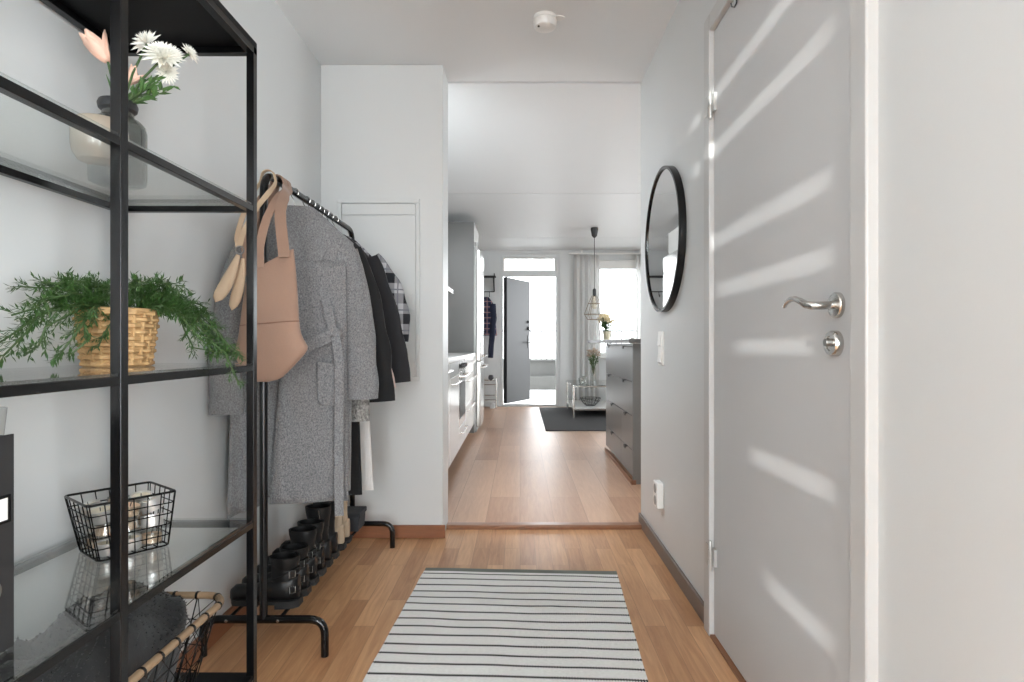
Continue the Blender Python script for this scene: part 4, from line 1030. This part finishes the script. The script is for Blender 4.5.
# --- tote bag and beige pouch on the near corner of the rack
TAN = M('tan_suede', (146,117,100), .85, var=.10, scale=7, bump=.25, bscale=180, sheen=.2)
tb = thing('tote_bag', 'tan suede tote bag hanging from the near corner of the rack', 'bag', (-.77,1.845,.88))
rowsb = [ # z-left, z-right, x-left, x-right, half depth
 (1.222,1.300,-.842,-.704,.012),(1.19,1.25,-.850,-.699,.020),(1.13,1.15,-.858,-.691,.028),(1.06,1.075,-.866,-.687,.032),(1.015,1.035,-.874,-.682,.034),(.985,1.005,-.884,-.664,.034),(.965,.990,-.888,-.653,.032),(.935,.955,-.868,-.682,.030),(.90,.915,-.838,-.722,.022),(.882,.890,-.818,-.745,.008)]
rings = []
for zl,zr,xl,xr,d in rowsb:
    ring = []
    for k in range(32):
        a = 2*PI*k/32; u = .5+.5*(abs(cos(a))**.7)*(1 if cos(a) > 0 else -1)
        x = xl+(xr-xl)*u; z = zl+(zr-zl)*u; y = 1.838-d*(abs(sin(a))**.8)*(1 if sin(a) > 0 else -1) + .005*sin(14*x+9*z)
        ring.append((x,y,z))
    rings.append(ring)
bag = MB().loft(rings, False, True).build('bag_body', TAN, tb, ang=70, sub=1)
sm = []
for k in range(17):
    a = PI*k/16; u = .5+.5*cos(a); x = -.866+(.180)*u; sm.append((x, 1.838-.0345*abs(sin(a))**.8-.001+.005*sin(14*x+9*1.06), 1.060+.015*u))
MB().tube(sm, .0016, 6).build('seam', M('dark_tan_stitch', (128,94,78), .8), tb)
def strap(pts, w, root, mat, side=(1,0,0), name='strap', t=.004, ws=None):
    P = [Vector(p) for p in pts]; f = []
    for i in range(len(P)-1):
        for k in range(3): f.append(P[i].lerp(P[i+1],k/3))
    f.append(P[-1])
    for q in range(1): f = [f[0]]+[(f[i-1]+2*f[i]+f[i+1])/4 for i in range(1,len(f)-1)]+[f[-1]]
    def sd(p):
        q = max(0,min(1,(p.z-1.43)/.08)); return Vector((1-q, q*.9+.05, 0))
    return MB().ribbon(f, w, t, [sd(p) for p in f]).build(name, mat, root, ang=60)
topz = CZ+TR+.004
def over(y, rr=.0205, zc=CZ): return [(CX+(rr+.012)*cos(R(-40)), y, zc+(rr+.012)*sin(R(-40)))]+[(CX+rr*cos(R(q)), y, zc+rr*sin(R(q))) for q in (0,30,60,90,120,150,180)]+[(CX+(rr+.012)*cos(R(220)), y, zc+(rr+.012)*sin(R(220)))]
strap([(-.724,1.818,1.270),(-.729,1.822,1.31),(-.752,1.850,1.42),(-.776,1.965,1.51),*over(2.025),(-.864,1.95,1.46),(-.862,1.862,1.33),(-.850,1.852,1.27),(-.832,1.858,1.222)], .034, tb, TAN)
strap([(-.800,1.82,1.238),(-.803,1.82,1.30),(-.792,1.85,1.40),(-.784,1.93,1.49),*over(2.066),(-.872,1.97,1.42),(-.868,1.90,1.32),(-.856,1.868,1.26),(-.85,1.858,1.218)], .026, tb, TAN)
BEIGE = M('beige_leather', (182,158,132), .7, var=.08, scale=14, bump=.15, bscale=200)
pb = thing('beige_pouch', 'beige leather pouch with two rounded flaps hanging beside the tote', 'pouch', (-.88,1.77,1.13))
def lobe(mb, a, b, w, d, bow):
    a, b = Vector(a), Vector(b); rg = []
    ax = (b-a).normalized(); sx = Vector((0,1,0)).cross(ax).normalized()
    for i in range(12):
        t = i/11; c = a.lerp(b,t)+sx*bow*sin(PI*t); ww = w*(.30+.70*sin(PI*.5*min(1,t*1.5)))*(math.sqrt(max(0,1-((t-.72)/.28)**2)) if t > .72 else 1)+.0008
        dd = d*ww/w
        rg.append([c+sx*ww*cos(2*PI*k/16)+Vector((0,1,0))*dd*sin(2*PI*k/16) for k in range(16)])
    mb.loft(rg); return mb
lobe(MB(), (-.840,1.765,1.270), (-.904,1.755,1.128), .019, .010, -.006).build('flap', BEIGE, pb, ang=70)
lobe(MB(), (-.834,1.782,1.262), (-.868,1.782,1.105), .016, .010, -.006).build('flap', BEIGE, pb, ang=70)
MB().tube([(-.838+.012*cos(2*PI*k/16),1.770,1.285+.012*sin(2*PI*k/16)) for k in range(16)], .0022, 6, closed=True).build('ring', STEELD, pb)
strap([(-.838,1.770,1.297),(-.832,1.785,1.35),(-.817,1.84,1.43),(-.800,1.89,1.49),*over(1.940,.0215,1.552),(-.870,1.92,1.49),(-.868,1.85,1.40),(-.856,1.79,1.33),(-.843,1.772,1.296)], .016, pb, BEIGE, t=.003)

# ------------------------------------------------------------------ shoes on the rack's rails
LEATH = M('black_leather', (15,15,16), .42, var=.15, bump=.15, bscale=90, spec=.35)
SOLE = M('black_rubber', (15,15,15), .7)
BEIGB = M('beige_suede', (168,150,128), .85, var=.08, bump=.2, bscale=160)
BOX = M('dark_grey_felt', (52,53,56), .95, var=.1)
def boot(name, label, y, x_heel, hgt, mat, L=.235, group=None, buckle=False, zipper=False, lift=.125, shaft=.043, rot=0):
    t = thing(name, label, 'boot', (x_heel,y,lift), rot, group)     # heel towards +x, toe towards the wall
    up = MB(); N = 20
    # foot from heel (x=0) to toe (x=-L)
    rg = []
    for i in range(15):
        s = i/14; x = -.004-(L-.006)*s
        w = .030+.010*sin(PI*min(1,s*1.5))-.004*s; w *= 1 if s < .9 else math.sqrt(max(.02,1-((s-.9)/.105)**2))
        h = .085-.035*min(1,max(0,(s-.25)/.4)) ; h *= 1 if s < .9 else (.55+.45*math.sqrt(max(0,1-((s-.9)/.105)**2)))
        if s < .1: w *= .55+.45*s/.1; 
        rg.append([(x, w*cos(a), .018+h/2+h/2*(abs(sin(a))**.75)*(1 if sin(a) > 0 else -1)) for a in [2*PI*k/N for k in range(N)]])
    up.loft(rg)
    sh = []
    for i in range(10):
        s = i/9; z = .045+(hgt-.045)*s; xc = -.046-.006*s; rx = .046-.012*sin(PI*min(1,s*1.15))+.004*s; ry = .031-.006*sin(PI*min(1,s*1.15))+(shaft-.034)*s*.8
        sh.append([(xc+rx*cos(a), ry*sin(a), z) for a in [2*PI*k/N for k in range(N)]])
    sh.append([(xc+rx*.88*cos(a), ry*.86*sin(a), hgt) for a in [2*PI*k/N for k in range(N)]])
    sh.append([(xc+rx*.84*cos(a), ry*.82*sin(a), hgt-.08) for a in [2*PI*k/N for k in range(N)]])
    up.loft(sh, False, True)
    up.build('upper', mat, t, local=True, ang=60)
    sl = [(.0,0)]; 
    pts = []
    for i in range(17):
        s = i/16; w = .033+.009*sin(PI*min(1,s*1.5))-.004*s; w *= math.sqrt(max(.0,1-((s-.88)/.121)**2)) if s > .88 else (.6+.4*min(1,s/.08)); pts.append((-L*s+.003, w))
    poly = [(x,w) for x,w in pts]+[(x,-w) for x,w in reversed(pts)]
    MB().prism(poly, 'z', .014, .024).prism([p for p in [(x,w) for x,w in pts if x > -.075]+[(x,-w) for x,w in reversed(pts) if x > -.075]], 'z', 0, .014).prism(
        [p for p in [(x,w) for x,w in pts if -.24 < x < -.12]+[(x,-w) for x,w in reversed(pts) if -.24 < x < -.12]], 'z', .006, .014).build('sole', SOLE, t, local=True)
    if buckle:
        for zz,tilt in ((.100,.02),(.066,-.01)):
            st_ = MB().ribbon([(-.050+.046*cos(a), .034*sin(a), zz+tilt*cos(a)) for a in [2*PI*k/24 for k in range(25)]], .017, .004, (0,0,1)).build('strap', mat, t, local=True, ang=60)
            MB().tube([(-.050+.048*cos(a), .036*sin(a)-.002, zz+dz+tilt*.6) for a,dz in ((-1.0,-.011),(-.55,-.011),(-.55,.011),(-1.0,.011))], .002, 6, closed=True).build('buckle', CHROME, st_, local=True)
    if zipper:
        MB().tube([(-.030,-.034,.05),(-.030,-.030,.10),(-.034,-.033,hgt-.06),(-.038,-.039,hgt-.008)], .0022, 6).build('zip', CHROME, t, local=True)
    return t
gp = 'black boots on the clothes rack'
boot('ankle_boot','black buckled ankle boot nearest the viewer on the clothes rack',1.998,-.742,.165,LEATH,buckle=True,group=gp)
boot('ankle_boot','black buckled ankle boot second from the viewer in the shoe row',2.086,-.744,.165,LEATH,buckle=True,group=gp)
boot('ankle_boot','taller black buckled boot, third from the viewer in the shoe row',2.174,-.746,.200,LEATH,group=gp,buckle=True)
boot('ankle_boot','taller black buckled boot, fourth from the viewer in the shoe row',2.262,-.748,.200,LEATH,group=gp,buckle=True)
boot('tall_boot','tall black boot with pale zip, fifth from the viewer in the shoe row',2.352,-.750,.235,LEATH,group=gp,zipper=True)
boot('tall_boot','tall black boot with pale zip next to the beige boots',2.440,-.752,.235,LEATH,group=gp,zipper=True)
boot('beige_boot','slim beige suede boot beside the black zip boot',2.540,-.752,.26,BEIGB,shaft=.036)
boot('beige_boot','slim beige suede boot beside the dark felt box',2.626,-.754,.26,BEIGB,shaft=.036)
fbx = thing('felt_box', 'small dark grey felt box at the far end of the shoe row', 'box', (-.85,2.82,.125))
MB().loft([[(x,y,z) for x,y in ((xa,2.765),(xb_,2.765),(xb_,2.885),(xa,2.885))] for xa,xb_,z in ((-.965,-.757,.125),(-.968,-.752,.190))]).build('box', BOX, fbx, bev=.002)
MB().box(-.972,-.747,2.761,2.889,.190,.212).build('lid', BOX, fbx, bev=.003)

# ------------------------------------------------------------------ jacket on the far hooks, hallway rug
garment('hanging_jacket', 'navy plaid jacket hanging by the open balcony door', 'jacket', (-.55,9.06), 0, PLAIDB, 1.70, .15, .20, 1.12, .05, sleeves=[
    ([(.13,-.02,1.60),(.15,-.03,1.4),(.12,-.04,1.1),(.10,-.04,.78)], .05, .04, .04, .035, M('navy_cloth', (34,38,58), .9))], seed=12, fa=.01)
rug = thing('striped_rug', 'white woven runner with thin black stripes on the oak floor', 'rug', (-.044,1.742,0), R(-3))
rg = []; nx, ny = 30, 70; W_ = .843
for j in range(ny+1):
    y = -RUG_L/2+RUG_L*j/ny; rg.append([(-W_/2+W_*i/nx, y, .0075+.0022*noise.noise(Vector((i*.13,j*.16,3)))+.0012*sin(j*.7+i*.05)) for i in range(nx+1)])
mbr = MB().loft(rg, closed=False); 
rb = [[(x,y,.0008) for x,y,z in row] for row in rg]
mbr.loft(rb, closed=False)
def loop(r): return [r[0][i] for i in range(nx+1)]+[r[j][nx] for j in range(1,ny+1)]+[r[ny][i] for i in range(nx-1,-1,-1)]+[r[j][0] for j in range(ny-1,0,-1)]
mbr.loft([loop(rg),loop(rb)], False, False)
mbr.build('woven_cloth', rug_mat('striped_cotton'), rug, local=True, ang=50)

# ------------------------------------------------------------------ camera, light, render look
F = 592.0
cam = bpy.data.cameras.new('camera'); co = bpy.data.objects.new('camera', cam); COL.objects.link(co)
co.location = (0,0,1.007); co.rotation_euler = (PI/2,0,0)
cam.sensor_width = 36; cam.lens = F/1024*36; cam.shift_x = -8/1024; cam.shift_y = 2/1024; cam.clip_start = .01; cam.clip_end = 100
sc.camera = co
w = bpy.data.worlds.new('sky'); sc.world = w; w.use_nodes = True
w.node_tree.nodes['Background'].inputs[0].default_value = (.93,.967,1,1); w.node_tree.nodes['Background'].inputs[1].default_value = 3.5
def area(name, loc, rot, sx, sy, power, col=(1,1,1), portal=False):
    l = bpy.data.lights.new(name, 'AREA'); l.shape = 'RECTANGLE'; l.size = sx; l.size_y = sy; l.energy = power; l.color = col
    if portal: l.cycles.is_portal = True
    o = bpy.data.objects.new(name, l); COL.objects.link(o); o.location = loc; o.rotation_euler = rot; return o
area('portal_door', ((DX0+DX1)/2, YF+.16, 1.2), (-PI/2,0,0), DX1-DX0, 2.4, 1, portal=True)
area('portal_window', ((WX0+WX1)/2, YF+.16, (WZ0+WZ1)/2), (-PI/2,0,0), WX1-WX0, WZ1-WZ0, 1, portal=True)
area('portal_rear', (XR+.14, (RY0+RY1)/2, 1.17), (0,PI/2,0), 2.15, RY1-RY0, 1, portal=True)
area('portal_side', (XV+.12, 5.55, 1.4), (0,PI/2,0), 1.8, 2.7, 1, portal=True)
area('fill_rear', ((RX0+RX1)/2, YB-.2, 1.3), (PI/2,0,0), 1.0, 2.1, 52, (.925,.966,1))  # fill light added outside the unseen rear window
area('fill_side', (XR+.2, (RY0+RY1)/2, 1.2), (0,PI/2,0), 2.0, 1.3, 34, (.925,.966,1))  # added fill through the unseen right-wall window, for the left wall
# fill lamps added out of the picture: hallway, kitchen and living room
def fill_lamp(x, y, label, power, r=.40):
    hh = H if y < YN1 else H-.004
    t = thing('fill_lamp', label, 'fill lamp', (x,y,H))
    MB().lathe([(r-.02,hh),(r,hh-.01),(r,hh-.03),(r-.01,hh-.035),(.0001,hh-.035)], (x,y,0), 40).build('housing', PLASTIC, t)
    l = bpy.data.lights.new('fill_lamp_light', 'AREA'); l.shape = 'DISK'; l.size = 2*r-.06; l.energy = power; l.color = (.925,.966,1)
    o = bpy.data.objects.new('fill_lamp_light', l); COL.objects.link(o); o.location = (x,y,H-.04)
fill_lamp(-.05,-3.3,'round white fill lamp added on the hallway ceiling behind the viewer', 30)
fill_lamp(-.90,3.75,'round white fill lamp added over the kitchen worktop, hidden by the end wall', 11, .2)  # added out of sight to brighten the far part of the right wall
fill_lamp(2.2,5.2,'round white fill lamp added in the living room, unseen beyond the right wall', 9)
s = bpy.data.lights.new('low_sun', 'SUN'); s.energy = 2.6; s.angle = R(.22); s.color = (1,.98,.95)
so = bpy.data.objects.new('low_sun', s); COL.objects.link(so)
dv = Vector((SUN_T, 1, -math.sqrt(1+SUN_T**2)*math.tan(SUN_E))); so.rotation_euler = dv.to_track_quat('-Z','Y').to_euler()
vs = sc.view_settings; vs.view_transform = 'Standard'; vs.look = 'None'; vs.exposure = 1.42; vs.gamma = 1; vs.use_curve_mapping = False
sc.cycles.use_denoising = True
sc.cycles.caustics_reflective = False; sc.cycles.caustics_refractive = False
sc.cycles.max_bounces = 14; sc.cycles.diffuse_bounces = 8; sc.cycles.transparent_max_bounces = 24; sc.cycles.sample_clamp_indirect = 6
